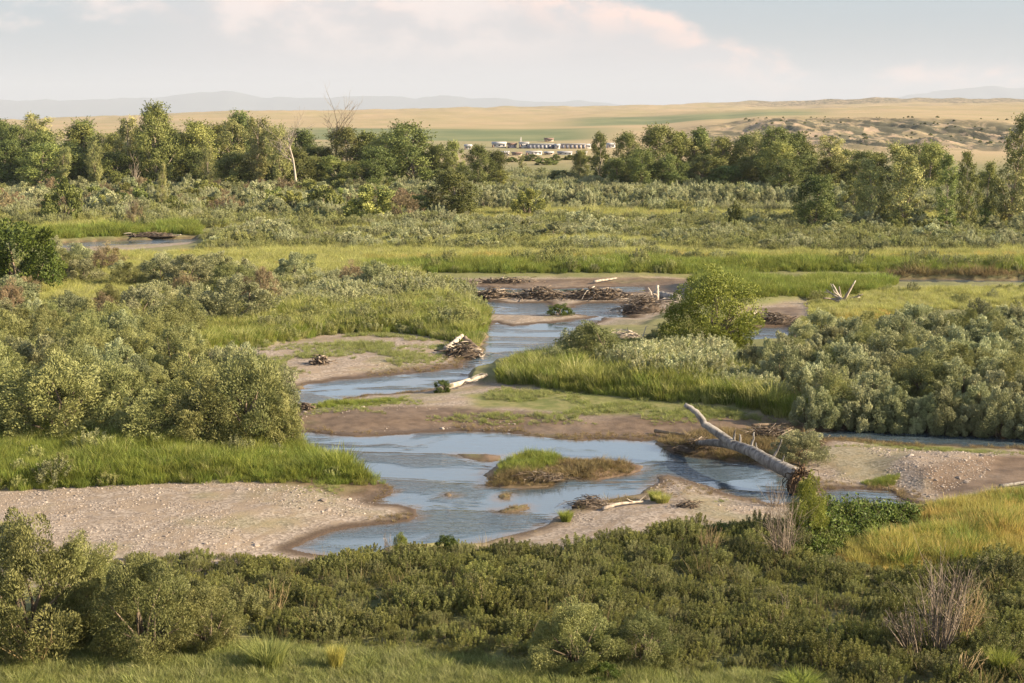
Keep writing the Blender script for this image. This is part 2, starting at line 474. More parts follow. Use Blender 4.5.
M['trunk'] = bark_mat('cottonwood bark', (0.16, 0.13, 0.10), (0.42, 0.36, 0.28), 2.0, 5)
M['dead_wood'] = bark_mat('bleached dead wood', (0.25, 0.21, 0.175), (0.52, 0.46, 0.39), 3.0, 6)
M['grey_wood'] = bark_mat('weathered grey log', (0.105, 0.096, 0.090), (0.315, 0.298, 0.280), 3.5, 3)
M['drift'] = bark_mat('driftwood', (0.070, 0.054, 0.042), (0.235, 0.185, 0.140), 1.5, 3)
M['root'] = bark_mat('roots and mud', (0.06, 0.040, 0.025), (0.20, 0.13, 0.08), 3, 2)


def stone_mat():
    m, k = new_mat('river stones')
    oi = k.n('ShaderNodeObjectInfo').outputs['Random']
    c = k.mix(oi, (0.17, 0.14, 0.12), (0.42, 0.36, 0.31))
    p = k.n('ShaderNodeBsdfPrincipled', ins={'Base Color': c, 'Roughness': 0.8})
    k.n('ShaderNodeOutputMaterial', ins={0: p.outputs[0]})
    return m


M['stone'] = stone_mat()


def ground_mat():
    m, k = new_mat('river valley ground')
    pos = k.n('ShaderNodeNewGeometry').outputs['Position']
    za = k.n('ShaderNodeAttribute', attribute_name='zoneA'); zb = k.n('ShaderNodeAttribute', attribute_name='zoneB')
    A = k.n('ShaderNodeSeparateColor', ins={0: za.outputs['Color']}).outputs
    B = k.n('ShaderNodeSeparateColor', ins={0: zb.outputs['Color']}).outputs
    nb = k.noise(pos, 0.12, 5, 0.6); nm = k.noise(pos, 1.1, 5, 0.65); nf = k.noise(pos, 9.0, 4, 0.7)
    vor = k.n('ShaderNodeTexVoronoi', feature='F1', ins={'Vector': pos, 'Scale': 7.5, 'Randomness': 1.0})
    vcol = k.n('ShaderNodeSeparateColor', ins={0: vor.outputs['Color']}).outputs[0]
    soil = k.mix(k.ramp(nm, 0.3, 0.7), (0.150, 0.150, 0.066), (0.230, 0.215, 0.105))
    soil = k.mix(k.ramp(nb, 0.35, 0.65, 0.0, 0.6), soil, (0.130, 0.150, 0.058))
    # gravel
    grav = k.mix(vcol, (0.165, 0.135, 0.112), (0.385, 0.330, 0.282))
    sand = k.mix(k.ramp(nm, 0.3, 0.7), (0.190, 0.150, 0.115), (0.285, 0.230, 0.178))
    wd = k.n('ShaderNodeAttribute', attribute_name='wdist').outputs['Fac']
    bandc = k.n('ShaderNodeCombineXYZ', ins={0: k.math('MULTIPLY', wd, 1.1), 1: k.math('MULTIPLY', nb, 2.0), 2: 0.0}).outputs[0]
    band = k.noise(bandc, 1.0, 4, 0.6)
    grav = k.mix(k.ramp(k.math('ADD', band, k.math('MULTIPLY', k.math('SUBTRACT', nm, 0.5), 0.7)), 0.46, 0.58), grav, sand)
    wet = k.ramp(k.math('ADD', wd, k.math('MULTIPLY', k.math('SUBTRACT', nm, 0.5), 0.9)), 1.25, 0.15)
    mud = k.mix(k.ramp(nm, 0.3, 0.7), (0.095, 0.065, 0.042), (0.185, 0.132, 0.090))  # also colours the painted shade strip by the side channel
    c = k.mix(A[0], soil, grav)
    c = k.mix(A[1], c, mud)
    gg = k.mix(k.ramp(nm, 0.35, 0.7), (0.120, 0.140, 0.045), (0.230, 0.215, 0.095))
    c = k.mix(k.math('MULTIPLY', wet, A[0]), c, (0.085, 0.060, 0.042))
    c = k.mix(A[2], c, gg)
    # far land
    sx = k.n('ShaderNodeMapping', ins={0: pos, 3: (0.010, 0.0045, 0.02)}).outputs[0]
    fn = k.noise(sx, 1.0, 6, 0.6); fn2 = k.noise(pos, 0.05, 5, 0.7); fn3 = k.noise(pos, 0.012, 5, 0.6)
    tan = k.mix(k.ramp(fn, 0.35, 0.65), (0.385, 0.295, 0.178), (0.315, 0.262, 0.145))
    tan = k.mix(k.ramp(fn3, 0.50, 0.70, 0.0, 0.55), tan, (0.255, 0.240, 0.110))
    fieldg = k.mix(k.ramp(fn, 0.4, 0.6), (0.125, 0.158, 0.074), (0.190, 0.205, 0.100))
    gl = k.n('ShaderNodeMapping', ins={0: pos, 2: (0, 0, 0.5), 3: (0.075, 0.022, 0.10)}).outputs[0]
    fn4 = k.noise(gl, 1.0, 6, 0.68, 0.8)
    scr = k.mix(k.ramp(fn4, 0.44, 0.53), k.mix(k.ramp(fn2, 0.4, 0.6), (0.400, 0.300, 0.210), (0.310, 0.255, 0.150)), (0.098, 0.094, 0.060))
    f = k.mix(B[0], tan, fieldg)
    f = k.mix(B[1], f, scr)
    farw = B[2]
    c = k.mix(farw, c, f)
    hgt = k.math('ADD', k.math('MULTIPLY', vor.outputs['Distance'], k.math('MULTIPLY', A[0], 0.35)), k.math('MULTIPLY', nf, 0.5))
    bp = k.n('ShaderNodeBump', ins={'Strength': 0.55, 'Distance': 0.06, 'Height': hgt})
    rough = k.math('SUBTRACT', 0.95, k.math('MULTIPLY', A[1], 0.35))
    p = k.n('ShaderNodeBsdfPrincipled', ins={'Base Color': c, 'Roughness': rough, 'Specular IOR Level': 0.2, 'Normal': bp.outputs[0]})
    k.n('ShaderNodeOutputMaterial', ins={0: p.outputs[0]})
    return m


def water_mat():
    m, k = new_mat('river water')
    pos = k.n('ShaderNodeNewGeometry').outputs['Position']
    st = k.n('ShaderNodeMapping', ins={0: pos, 2: (0, 0, 0.5), 3: (0.55, 1.5, 1)}).outputs[0]
    big = k.noise(k.n('ShaderNodeMapping', ins={0: pos, 2: (0, 0, 0.35), 3: (0.09, 0.20, 1)}).outputs[0], 1.0, 4, 0.55, 0.6)
    calm = k.ramp(big, 0.46, 0.60, 0.05, 1.0)
    r1 = k.noise(st, 1.3, 4, 0.6, 0.6); r2 = k.noise(st, 4.0, 3, 0.6, 0.3)
    h = k.math('MULTIPLY', k.math('ADD', r1, k.math('MULTIPLY', r2, 0.45)), calm)
    bp = k.n('ShaderNodeBump', ins={'Strength': 0.8, 'Distance': 0.19, 'Height': h})
    dp = k.n('ShaderNodeAttribute', attribute_name='depth').outputs['Fac']
    sh = k.ramp(k.math('ADD', dp, k.math('MULTIPLY', k.math('SUBTRACT', k.noise(pos, 0.7, 4, 0.6), 0.5), 1.6)), 0.0, 0.75)
    wc = k.mix(sh, (0.105, 0.080, 0.055), (0.060, 0.088, 0.112))
    p = k.n('ShaderNodeBsdfPrincipled', ins={'Base Color': wc, 'Roughness': 0.05, 'IOR': 1.65, 'Normal': bp.outputs[0]})
    k.n('ShaderNodeOutputMaterial', ins={0: p.outputs[0]})
    return m


# ------------------------------------------------------------------ ground sheet
def build_ground():
    s = np.linspace(0, 1, 620)
    y_near = np.concatenate([[-60, -30, -10, 2, 10, 18, 26, 34, 40]])
    rows = np.linspace(715, 165, 600)
    y_mid = H / np.tan(PITCH + np.arctan((rows - CY) / F))
    y_far = np.concatenate([np.geomspace(y_mid[-1] * 1.02, 735, 40), np.arange(740, 1180, 3.5), np.geomspace(1190, 14000, 130)])
    ys = np.concatenate([y_near, y_mid[y_mid > 42], y_far])
    t = np.linspace(-0.60, 0.60, 900)
    Y = np.repeat(ys[:, None], len(t), 1)
    wide = np.maximum(np.abs(Y), 45.0)
    X = t[None, :] * wide
    x, y = X.ravel(), Y.ravel()
    z, d, isl, bar = gz(x, y, True)
    ny, nx = X.shape
    i = np.arange(ny - 1)[:, None] * nx; j = np.arange(nx - 1)[None, :]
    Q = np.stack([i + j, i + j + 1, i + nx + j + 1, i + nx + j], -1).reshape(-1, 4)
    me = np_mesh('ground', np.stack([x, y, z], -1), [Q], [ground_mat()], smooth_sh=True)
    px, py = proj(x, y)
    nz = fbm(x / 5, y / 5, 4, 55); nz2 = fbm(x / 2.2, y / 2.2, 3, 58)
    barw = smooth(-0.5, 0.8, bar + 0.5 * nz)
    gravel = barw.copy()
    # brown mud: north flat, wet margins, right bar end; plus one painted shade strip
    mud_shade_px = [[(285, 440), (296, 404), (330, 410), (430, 412), (560, 418), (760, 420), (830, 432), (700, 442), (512, 436)],
             [(655, 452), (660, 436), (830, 428), (840, 440), (800, 470)],
             [(300, 395), (330, 378), (470, 362), (470, 370), (396, 380)],
             [(940, 500), (920, 480), (1000, 462), (1200, 455), (1200, 492), (1010, 494)],
             [(270, 489), (330, 483), (392, 484), (392, 496), (350, 500)],
             [(480, 490), (480, 450), (650, 450), (650, 485)],
             [(790, 418), (860, 424), (1024, 430), (1200, 440), (1200, 455), (1024, 442), (830, 436)], [(400, 283), (690, 281), (690, 296), (440, 299)], [(735, 330), (742, 312), (800, 310), (800, 327)]]  # first outline here: shade under the thicket, painted as a dark strip
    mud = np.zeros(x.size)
    for p in mud_shade_px: mud = np.maximum(mud, smooth(-0.6, 0.6, sdf(world_poly(p), x, y) + 0.5 * nz2))
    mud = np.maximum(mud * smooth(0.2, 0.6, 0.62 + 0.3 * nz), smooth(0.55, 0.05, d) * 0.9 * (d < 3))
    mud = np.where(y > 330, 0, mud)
    grass = smooth(-0.1, 0.25, nz - 0.15) * barw * smooth(1.0, 2.5, d) * 0.35
    for p in [[(300, 412), (310, 402), (380, 400), (420, 405), (380, 412)], [(460, 400), (560, 392), (760, 415), (700, 424), (560, 418), (480, 412)],
              [(850, 440), (900, 445), (1000, 450), (985, 458), (900, 455)], [(380, 352), (460, 346), (450, 352)]]:
        grass = np.maximum(grass, smooth(-0.8, 0.8, sdf(world_poly(p), x, y) + 0.7 * nz2))
    # far land
    PX = CX + F * x / np.maximum(y, 1)
    farw = smooth(470, 640, y)
    fieldn = fbm(x / 120, y / 300, 3, 77)
    g1 = smooth(270, 330, PX) * smooth(640, 560, PX) * smooth(930, 1000, y + 60 * fieldn) * smooth(1560, 1440, y + 0.5 * (PX - 400))
    g2 = smooth(540, 600, PX) * smooth(850, 780, PX) * smooth(1500, 1600, y) * smooth(2450, 2200, y)
    g3 = smooth(600, 420, y) * 0 + smooth(620, 700, y) * smooth(1000, 900, y) * smooth(620, 500, PX) * 0.5
    fieldw = np.clip(np.maximum(np.maximum(g1, g2 * 0.95), g3), 0, 1)
    scrub = smooth(630, 760, PX) * smooth(760, 840, y) * smooth(1150, 1020, y + 60 * fieldn)
    scrub = np.maximum(scrub, smooth(700, 780, PX) * smooth(4600, 5000, y) * 0.8)
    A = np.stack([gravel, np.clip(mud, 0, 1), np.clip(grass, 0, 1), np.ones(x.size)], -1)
    Bc = np.stack([fieldw, scrub, farw, np.ones(x.size)], -1)
    a = me.attributes.new('wdist', 'FLOAT', 'POINT'); a.data.foreach_set('value', np.clip(d, 0, 8).astype(np.float32))
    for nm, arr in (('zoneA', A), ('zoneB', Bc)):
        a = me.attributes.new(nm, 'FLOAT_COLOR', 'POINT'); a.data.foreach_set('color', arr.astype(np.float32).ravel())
    o = link(bpy.data.objects.new('ground', me)); o['kind'] = 'structure'


build_ground()

def build_water():
    ys = np.concatenate([np.arange(58, 130, .5), np.arange(130, 262, 1.2)]); t = np.linspace(-.46, .46, 360)
    X = t[None, :] * ys[:, None]; Y = np.repeat(ys[:, None], len(t), 1); x, y = X.ravel(), Y.ravel()
    d, _ = land_dist(x, y); ny, nx = X.shape
    i = np.arange(ny - 1)[:, None] * nx; j = np.arange(nx - 1)[None, :]
    Q = np.stack([i + j, i + j + 1, i + nx + j + 1, i + nx + j], -1).reshape(-1, 4)
    Q = Q[d[Q].min(1) < .6]
    me = np_mesh('water', np.stack([x, y, x * 0], -1), [Q], [water_mat()])
    at = me.attributes.new('depth', 'FLOAT', 'POINT'); at.data.foreach_set('value', np.clip(-d, 0, 4).astype(np.float32))
    wo = link(bpy.data.objects.new('water', me)); wo['kind'] = 'structure'


build_water()


# far mountain ranges, 30 km away
def mountains(name, y0, pts, depth, seed):
    xs = np.linspace(pts[0][0], pts[-1][0], 260)
    rows = np.interp(xs, [p[0] for p in pts], [p[1] for p in pts])
    X0 = (xs - CX) / F * y0
    crest = H + y0 * slope_of_row(rows) + 135 * fbm(X0 / 1400, X0 * 0, 6, seed, 0.62) * np.clip((118 - rows) / 12, 0, 1)
    V, n = [], len(xs)
    prof = [(-1.0, 0.0), (-0.7, 0.22), (-0.45, 0.5), (-0.2, 0.8), (0, 1.0), (0.4, 0.6), (1.0, 0.0)]
    for a, hgt in prof:
        dx = 200 * fbm(X0 / 720, np.full(n, a * 7.0), 4, seed + 3)
        V.append(np.stack([X0 + dx * (1 - hgt), np.full(n, y0 + a * depth) + 3 * dx * (hgt > 0) * (1 - hgt), -420 + (crest + 420) * (0 if hgt == 0 else .25 + .75 * hgt) * (1 + 0.15 * fbm(X0 / 500, np.full(n, a * 5.0), 4, seed + 5) * (0 < hgt < 1))], -1))
    V = np.concatenate(V)
    i = np.arange(len(prof) - 1)[:, None] * n; j = np.arange(n - 1)[None, :]
    Q = np.stack([i + j, i + j + 1, i + n + j + 1, i + n + j], -1).reshape(-1, 4)
    o = link(bpy.data.objects.new(name, np_mesh(name, V, [Q], [M['mount']], smooth_sh=True))); o['kind'] = 'structure'


M['mount'] = plain_mat('forested mountain', (0.10, 0.11, 0.10), 0.9, 0.3, 0.002)
mountains('mountains', 36000, [(-500, 108), (-200, 102), (0, 99), (60, 98), (120, 97.5), (175, 98), (205, 95), (218, 94.2), (228, 92.5), (240, 94), (260, 95.5), (300, 94.8), (335, 96.5), (385, 95), (420, 97.5), (470, 99.5), (520, 102), (545, 100.5), (570, 100), (595, 103), (640, 108), (700, 116)], 3000, 5)
mountains('mountains', 39000, [(760, 112), (850, 106), (900, 98), (940, 91), (985, 86.5), (1010, 87.5), (1060, 86), (1200, 90), (1500, 104)], 3600, 11)

# haze: the air between here and the far ranges
HAZE_D = 4.6e-5
hm, k = new_mat('hazy air')
vol = k.n('ShaderNodeVolumePrincipled', ins={'Color': (0.60, 0.665, 0.765, 1), 'Density': HAZE_D, 'Anisotropy': 0.0})
k.n('ShaderNodeOutputMaterial', ins={1: vol.outputs[0]})
g = Geo(); box(g, 0, 22000, -422, 80000, 44400, 422 + 760)
ho = link(bpy.data.objects.new('haze', g.mesh('haze', [hm]))); tag(ho, 'thin pale haze over the whole valley', None, None, 'stuff')
del ho['label']


# ------------------------------------------------------------------ scattering of uncountable cover (stuff)
def proto_collection(name, meshes):
    c = bpy.data.collections.new(name)
    for i, me in enumerate(meshes):
        c.objects.link(bpy.data.objects.new('%s_%02d' % (name, i), me))
    return c


def scatter(name, label, P, scl, rotz, tilt, coll, nproto):
    n = len(P)
    me = bpy.data.meshes.new(name + '_points'); me.vertices.add(n); me.vertices.foreach_set('co', np.asarray(P, np.float32).ravel())
    a = me.attributes.new('scl', 'FLOAT_VECTOR', 'POINT'); a.data.foreach_set('vector', np.asarray(scl, np.float32).ravel())
    rt = np.stack([tilt[:, 0], tilt[:, 1], rotz], -1)
    a = me.attributes.new('rot', 'FLOAT_VECTOR', 'POINT'); a.data.foreach_set('vector', rt.astype(np.float32).ravel())
    a = me.attributes.new('idx', 'INT', 'POINT'); a.data.foreach_set('value', rng.integers(0, nproto, n).astype(np.int32))
    me.update()
    o = link(bpy.data.objects.new(name, me))
    ng = bpy.data.node_groups.new(name + '_scatter', 'GeometryNodeTree')
    ng.interface.new_socket('Geometry', in_out='INPUT', socket_type='NodeSocketGeometry')
    ng.interface.new_socket('Geometry', in_out='OUTPUT', socket_type='NodeSocketGeometry')
    N, L = ng.nodes, ng.links
    gi, go = N.new('NodeGroupInput'), N.new('NodeGroupOutput')
    ci = N.new('GeometryNodeCollectionInfo'); ci.inputs['Collection'].default_value = coll
    ci.inputs['Separate Children'].default_value = True; ci.inputs['Reset Children'].default_value = True
    ip = N.new('GeometryNodeInstanceOnPoints'); ip.inputs['Pick Instance'].default_value = True
    def attr(nm, typ):
        x = N.new('GeometryNodeInputNamedAttribute'); x.data_type = typ; x.inputs[0].default_value = nm
        return [s for s in x.outputs if s.enabled and s.name == 'Attribute'][0]
    L.new(gi.outputs[0], ip.inputs['Points']); L.new(ci.outputs[0], ip.inputs['Instance'])
    L.new(attr('idx', 'INT'), ip.inputs['Instance Index'])
    e2r = N.new('FunctionNodeEulerToRotation'); L.new(attr('rot', 'FLOAT_VECTOR'), e2r.inputs[0]); L.new(e2r.outputs[0], ip.inputs['Rotation'])
    L.new(attr('scl', 'FLOAT_VECTOR'), ip.inputs['Scale'])
    L.new(ip.outputs[0], go.inputs[0])
    md = o.modifiers.new('scatter', 'NODES'); md.node_group = ng
    o['kind'] = 'stuff'; o['label'] = label
    return o


CLEAR_PX = [[(100, 259), (400, 258), (430, 283), (330, 288), (230, 277), (110, 273)], [(50, 302), (165, 297), (180, 309), (60, 318)],
            [(118, 346), (200, 338), (262, 334), (262, 352), (130, 364)], [(380, 265), (760, 264), (1220, 268), (1220, 262), (760, 258), (560, 260), (380, 256)],
            [(420, 224), (760, 224), (1220, 230), (1220, 222), (760, 217), (500, 217)]]


def clear_of_meadows(x, y):
    px, py = proj(x, y); m = np.zeros(np.shape(px), bool)
    for P in CLEAR_PX: m |= inpoly_px(P, px, py)
    return ~m


def zone_points(poly, spacing, dmin=0.15, keep=1.0, seed=0, patch=None, dmax=None):
    """jittered grid over the ground inside an outline given in photo pixels"""
    r = np.random.default_rng(seed + 1000)
    W_ = np.array([gp(px, py) for px, py in poly])
    x0, y0 = W_.min(0); x1, y1 = W_.max(0)
    gx, gy = np.meshgrid(np.arange(x0, x1, spacing), np.arange(y0, y1, spacing))
    x = gx.ravel() + r.uniform(-.5, .5, gx.size) * spacing; y = gy.ravel() + r.uniform(-.5, .5, gx.size) * spacing
    px, py = proj(x, y)
    m = inpoly_px(poly, px, py)
    x, y = x[m], y[m]
    if keep < 1: kk = r.random(len(x)) < keep; x, y = x[kk], y[kk]
    if patch: kk = fbm(x / patch[0], y / patch[0], 3, patch[2]) > patch[1]; x, y = x[kk], y[kk]
    d, _ = land_dist(x, y)
    kk = d > dmin
    if dmax is not None: kk &= d < dmax
    x, y = x[kk], y[kk]
    return x, y, gz(x, y), r


def cover(name, label, specs, coll, nproto, tilt=0.12):
    """specs: (polygon, spacing, mean height, variation, extra args)"""
    P, S, Rz, T = [], [], [], []
    for i, (poly, sp, h, var, kw) in enumerate(specs):
        x, y, z, r = zone_points(poly, sp, seed=i * 7 + len(name), **kw)
        if 'willow' in name:
            ok = clear_of_meadows(x, y); x, y, z = x[ok], y[ok], z[ok]
        hh = h * (1 + var * r.normal(0, 0.5, len(x)).clip(-1, 1.4)) * (1 + 0.38 * fbm(x / 3.2, y / 3.2, 3, 5) + 0.22 * fbm(x / 11, y / 11, 2, 6))
        Pw = np.array([gp(*q_) for q_ in poly]); sd = sdf(Pw, x, y) + .5 * fbm(x / 1.3, y / 1.3, 2, 44); 
        hh = hh * (.40 + .60 * smooth(-.2, 1.5, sd)); kp = (sd > .05) | (r.random(len(x)) < .45)
        x, y, z, hh = x[kp], y[kp], z[kp], hh[kp]
        ww = hh * r.uniform(0.85, 1.25, len(x))
        P.append(np.stack([x, y, z - 0.03], -1)); S.append(np.stack([ww, ww, hh], -1)); Rz.append(r.uniform(0, 6.283, len(x)))
        T.append(r.normal(0, tilt, (len(x), 2)))
    return scatter(name, label, np.concatenate(P), np.concatenate(S), np.concatenate(Rz), np.concatenate(T), coll, nproto)


# prototypes: a unit tuft of grass (height 1, radius about .45)
def tuft_mesh(name, mat, n=40, rad=0.30, w=0.035, lean=0.35, seed=0, heads=False):
    r = np.random.default_rng(seed); g = Geo()
    a = r.uniform(0, 6.283, n); rr = rad * np.sqrt(r.random(n))
    bx, by = rr * np.cos(a), rr * np.sin(a)
    hh = r.uniform(0.55, 1.0, n); dirx = np.cos(a + r.normal(0, .7, n)) * lean * r.uniform(.3, 1.3, n); diry = np.sin(a + r.normal(0, .7, n)) * lean * r.uniform(.3, 1.3, n)
    sa = r.uniform(0, 6.283, n); sx, sy = np.cos(sa) * w / 2, np.sin(sa) * w / 2
    z0 = np.zeros(n)
    b0 = np.stack([bx - sx, by - sy, z0], -1); b1 = np.stack([bx + sx, by + sy, z0], -1)
    mx, my = bx + dirx * .35 * hh, by + diry * .35 * hh
    m0 = np.stack([mx - sx, my - sy, hh * .6], -1); m1 = np.stack([mx + sx, my + sy, hh * .6], -1)
    tp = np.stack([bx + dirx * hh, by + diry * hh, hh * 1.0], -1)
    V = np.stack([b0, b1, m1, m0, tp], 1).reshape(-1, 3); o = np.arange(n)[:, None] * 5
    g.add(V, [o + np.array([[0, 1, 2, 3]]), o + np.array([[3, 2, 4]])], np.repeat(r.random(n), 5))
    return g.mesh(name, [mat])


def sprig_mesh(name, mat, n=220, leaf=(0.16, 0.05), seed=0, spread=0.5, up=0.8, twigs=9, twig_mat=None):
    """a small shrub of unit height"""
    r = np.random.default_rng(seed); g = Geo()
    k = twigs
    a = r.uniform(0, 6.283, k); rr = spread * np.sqrt(r.random(k))
    tips = np.stack([rr * np.cos(a), rr * np.sin(a), r.uniform(0.65, 1.0, k) * (1 - 0.35 * rr / spread)], -1)
    per = n // k
    for i in range(k):
        t = r.random(per) ** 0.6
        c = tips[i] * t[:, None] * np.array([1, 1, 1]) + r.normal(0, 0.07, (per, 3)); c[:, 2] = np.maximum(c[:, 2], 0.04)
        D = r.normal(0, 0.6, (per, 3)) + np.array([tips[i][0], tips[i][1], up])
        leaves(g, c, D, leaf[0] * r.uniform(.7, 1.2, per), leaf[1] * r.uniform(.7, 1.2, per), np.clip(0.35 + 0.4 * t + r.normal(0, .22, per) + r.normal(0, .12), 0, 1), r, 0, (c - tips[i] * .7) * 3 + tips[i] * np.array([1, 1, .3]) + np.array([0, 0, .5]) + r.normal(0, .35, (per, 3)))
        tube(g, [(0, 0, 0), tips[i] * 0.55 + r.normal(0, .03, 3), tips[i]], [0.012, 0.009, 0.004], 3, 0.5, 1, cap=False)
    return g.mesh(name, [mat, twig_mat or M['stem']])


def dome_mesh(name, mat, n, leaf, seed, spread=.75, plumes=34, twig_mat=None):
    """a low rounded shrub of unit height made of upright leafy shoots"""
    r = np.random.default_rng(seed); g = Geo(); per = n // plumes
    lob = r.uniform(0, 6.28, 3)
    for i in range(plumes):
        a = i * 2.39996 + r.uniform(-.4, .4); rr = spread * math.sqrt((i + .5) / plumes) * (1 + .2 * math.cos(2 * a + lob[0]))
        top = math.sqrt(max(.06, 1 - (rr / spread / 1.12) ** 2)) * r.uniform(.72, 1.05)
        tip = np.array([rr * math.cos(a) * 1.08, rr * math.sin(a) * 1.08, top])
        base = tip * np.array([.75, .75, max(.05, 1 - .62 / max(top, .3) * .75)])
        k = int(per * r.uniform(.7, 1.3)); t = r.random(k) ** .65
        rad = r.normal(0, 1, (k, 3)); rad[:, 2] *= .4; rl = np.linalg.norm(rad, axis=1)[:, None] + 1e-6
        C = base + (tip - base) * t[:, None] + rad / rl * (.115 * (1.1 - .75 * t) * (.3 + .8 * r.random(k)))[:, None]
        C[:, 2] = np.maximum(C[:, 2], .02)
        D = (tip - base) * .8 + rad / rl * .5 + r.normal(0, .25, (k, 3)) + np.array([0, 0, .2])
        N = rad / rl * .8 + np.array([tip[0], tip[1], .1]) / spread * .9 + np.array([0, 0, .42]) + r.normal(0, .2, (k, 3))
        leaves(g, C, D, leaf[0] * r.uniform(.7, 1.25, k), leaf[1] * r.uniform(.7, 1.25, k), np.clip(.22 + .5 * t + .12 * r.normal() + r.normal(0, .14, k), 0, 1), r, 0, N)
        if i % 3 == 0: tube(g, [(0, 0, 0), base * .7, tip], [.012, .010, .004], 3, .5, 1, cap=False)
    return g.mesh(name, [mat, twig_mat or M['stem']])


def cp(name, fn, n=4): return proto_collection(name, [fn(i) for i in range(n)])


C_reed = cp('reed_tuft', lambda i: tuft_mesh('reed_tuft', M['reed'], 120, 0.46, 0.019, 0.50, i))
C_tall = cp('tall_tuft', lambda i: tuft_mesh('tall_tuft', M['tall_grass'], 110, 0.50, 0.020, 0.55, 20 + i))
C_yel = cp('yellow_tuft', lambda i: tuft_mesh('yellow_tuft', M['yellow_grass'], 100, 0.44, 0.018, 0.40, 40 + i))
C_short = cp('short_tuft', lambda i: tuft_mesh('short_tuft', M['short_grass'], 100, 0.60, 0.026, 0.75, 60 + i))
C_dry = cp('dry_tuft', lambda i: tuft_mesh('dry_tuft', M['dry_grass'], 80, 0.60, 0.026, 1.3, 80 + i))
C_scrub = cp('scrub_sprig', lambda i: dome_mesh('scrub_sprig', M['scrub'], 2000, (0.095, 0.028), 100 + i, .66, 24), 5)
C_sage = cp('sage_sprig', lambda i: dome_mesh('sage_sprig', M['silver'], 2200, (0.090, 0.024), 150 + i, .66, 24), 5)
C_brush = cp('brush_sprig', lambda i: dome_mesh('brush_sprig', M['brush'], 5200, (0.052, 0.022), 120 + i), 6)
C_leafy = cp('leafy_sprig', lambda i: sprig_mesh('leafy_sprig', M['green'], 420, (0.13, 0.07), 140 + i, 0.55, 0.6, 14), 4)

# --- the zones, outlined in photo pixels
Z_bank_left = [(-150, 444), (300, 444), (322, 462), (356, 473), (386, 486), (335, 489), (250, 490), (170, 490), (60, 496), (-150, 502)]
Z_front = [(-160, 655), (180, 657), (300, 666), (480, 676), (600, 682), (760, 690), (850, 698), (900, 740), (900, 790), (-160, 790)]
Z_brush = [(110, 566), (200, 564), (300, 565), (381, 568), (461, 564), (520, 563), (560, 561), (600, 555), (640, 546), (690, 541), (770, 543), (830, 543), (850, 558),
           (830, 580), (900, 590), (1024, 580), (1200, 572), (1200, 760), (900, 740), (790, 705), (600, 692), (480, 684), (300, 672), (180, 664), (60, 660)]
Z_leafy = [(815, 523), (850, 522), (900, 522), (935, 524), (915, 545), (850, 560), (830, 580), (780, 578), (775, 545)]
Z_yellow = [(905, 520), (930, 518), (960, 510), (1024, 503), (1200, 492), (1200, 576), (1024, 582), (900, 592), (830, 586), (850, 560), (920, 543)]
Z_mid_reed = [(120, 358), (190, 360), (268, 352), (338, 337), (396, 337), (476, 349), (489, 332), (491, 317), (472, 305), (420, 306), (330, 316), (256, 316), (220, 333), (130, 342)]
Z_mid_scrub = [(240, 318), (330, 316), (420, 306), (472, 304), (478, 296), (430, 288), (380, 284), (300, 288), (230, 295)]
Z_belt_reed = [(360, 279), (500, 280), (690, 279), (760, 277), (860, 277), (1024, 278.5), (1220, 280), (1220, 272), (1024, 270), (760, 268), (500, 270), (360, 271)]
Z_belt_tall = [(150, 276), (360, 279), (360, 271), (500, 270), (760, 268), (1024, 270), (1220, 272), (1220, 262), (760, 260), (400, 260), (230, 258), (150, 262)]
Z_scrub = [(195, 258), (400, 262), (760, 262), (1220, 266), (1220, 226), (900, 224), (760, 220), (500, 222), (330, 228), (200, 240), (205, 250)]
Z_scrub_left = [(-150, 240), (20, 240), (150, 236), (330, 228), (330, 216), (150, 220), (-150, 225)]
Z_flat_right = [(800, 300), (860, 298), (1024, 294), (1220, 290), (1220, 320), (1020, 316), (900, 322), (850, 332), (800, 338), (792, 330), (806, 318)]
Z_reed_right = [(690, 287), (860, 286), (900, 288), (880, 300), (800, 304), (750, 306), (700, 302)]
Z_reeds = [(493, 376), (530, 366), (640, 366), (735, 366), (760, 392), (800, 416), (830, 428), (790, 424), (720, 412), (640, 404), (560, 396), (500, 388)]
Z_north_grass = [(302, 411), (312, 402), (400, 403), (420, 409), (370, 413)]
Z_north_grass2 = [(470, 398), (500, 390), (560, 397), (690, 407), (790, 424), (760, 430), (620, 420), (500, 412)]
Z_left_fill = [(-150, 345), (130, 345), (220, 333), (260, 318), (240, 300), (300, 288), (380, 284), (400, 268), (150, 262), (60, 262), (-150, 270)]
Z_behind_scrub = [(400, 225), (760, 222), (1220, 228), (1220, 190), (760, 182), (500, 180), (330, 186), (-150, 190), (-150, 225)]
Z_island = [(493, 480), (498, 466), (527, 456), (560, 461), (575, 467), (545, 476), (515, 482)]
Z_island_dry = [(486, 486), (495, 476), (540, 478), (575, 463), (640, 466), (630, 474), (597, 480), (552, 486), (508, 488)]
Z_near_right_tree = [(640, 350), (670, 330), (740, 332), (745, 360), (640, 362), (560, 356), (580, 342)]

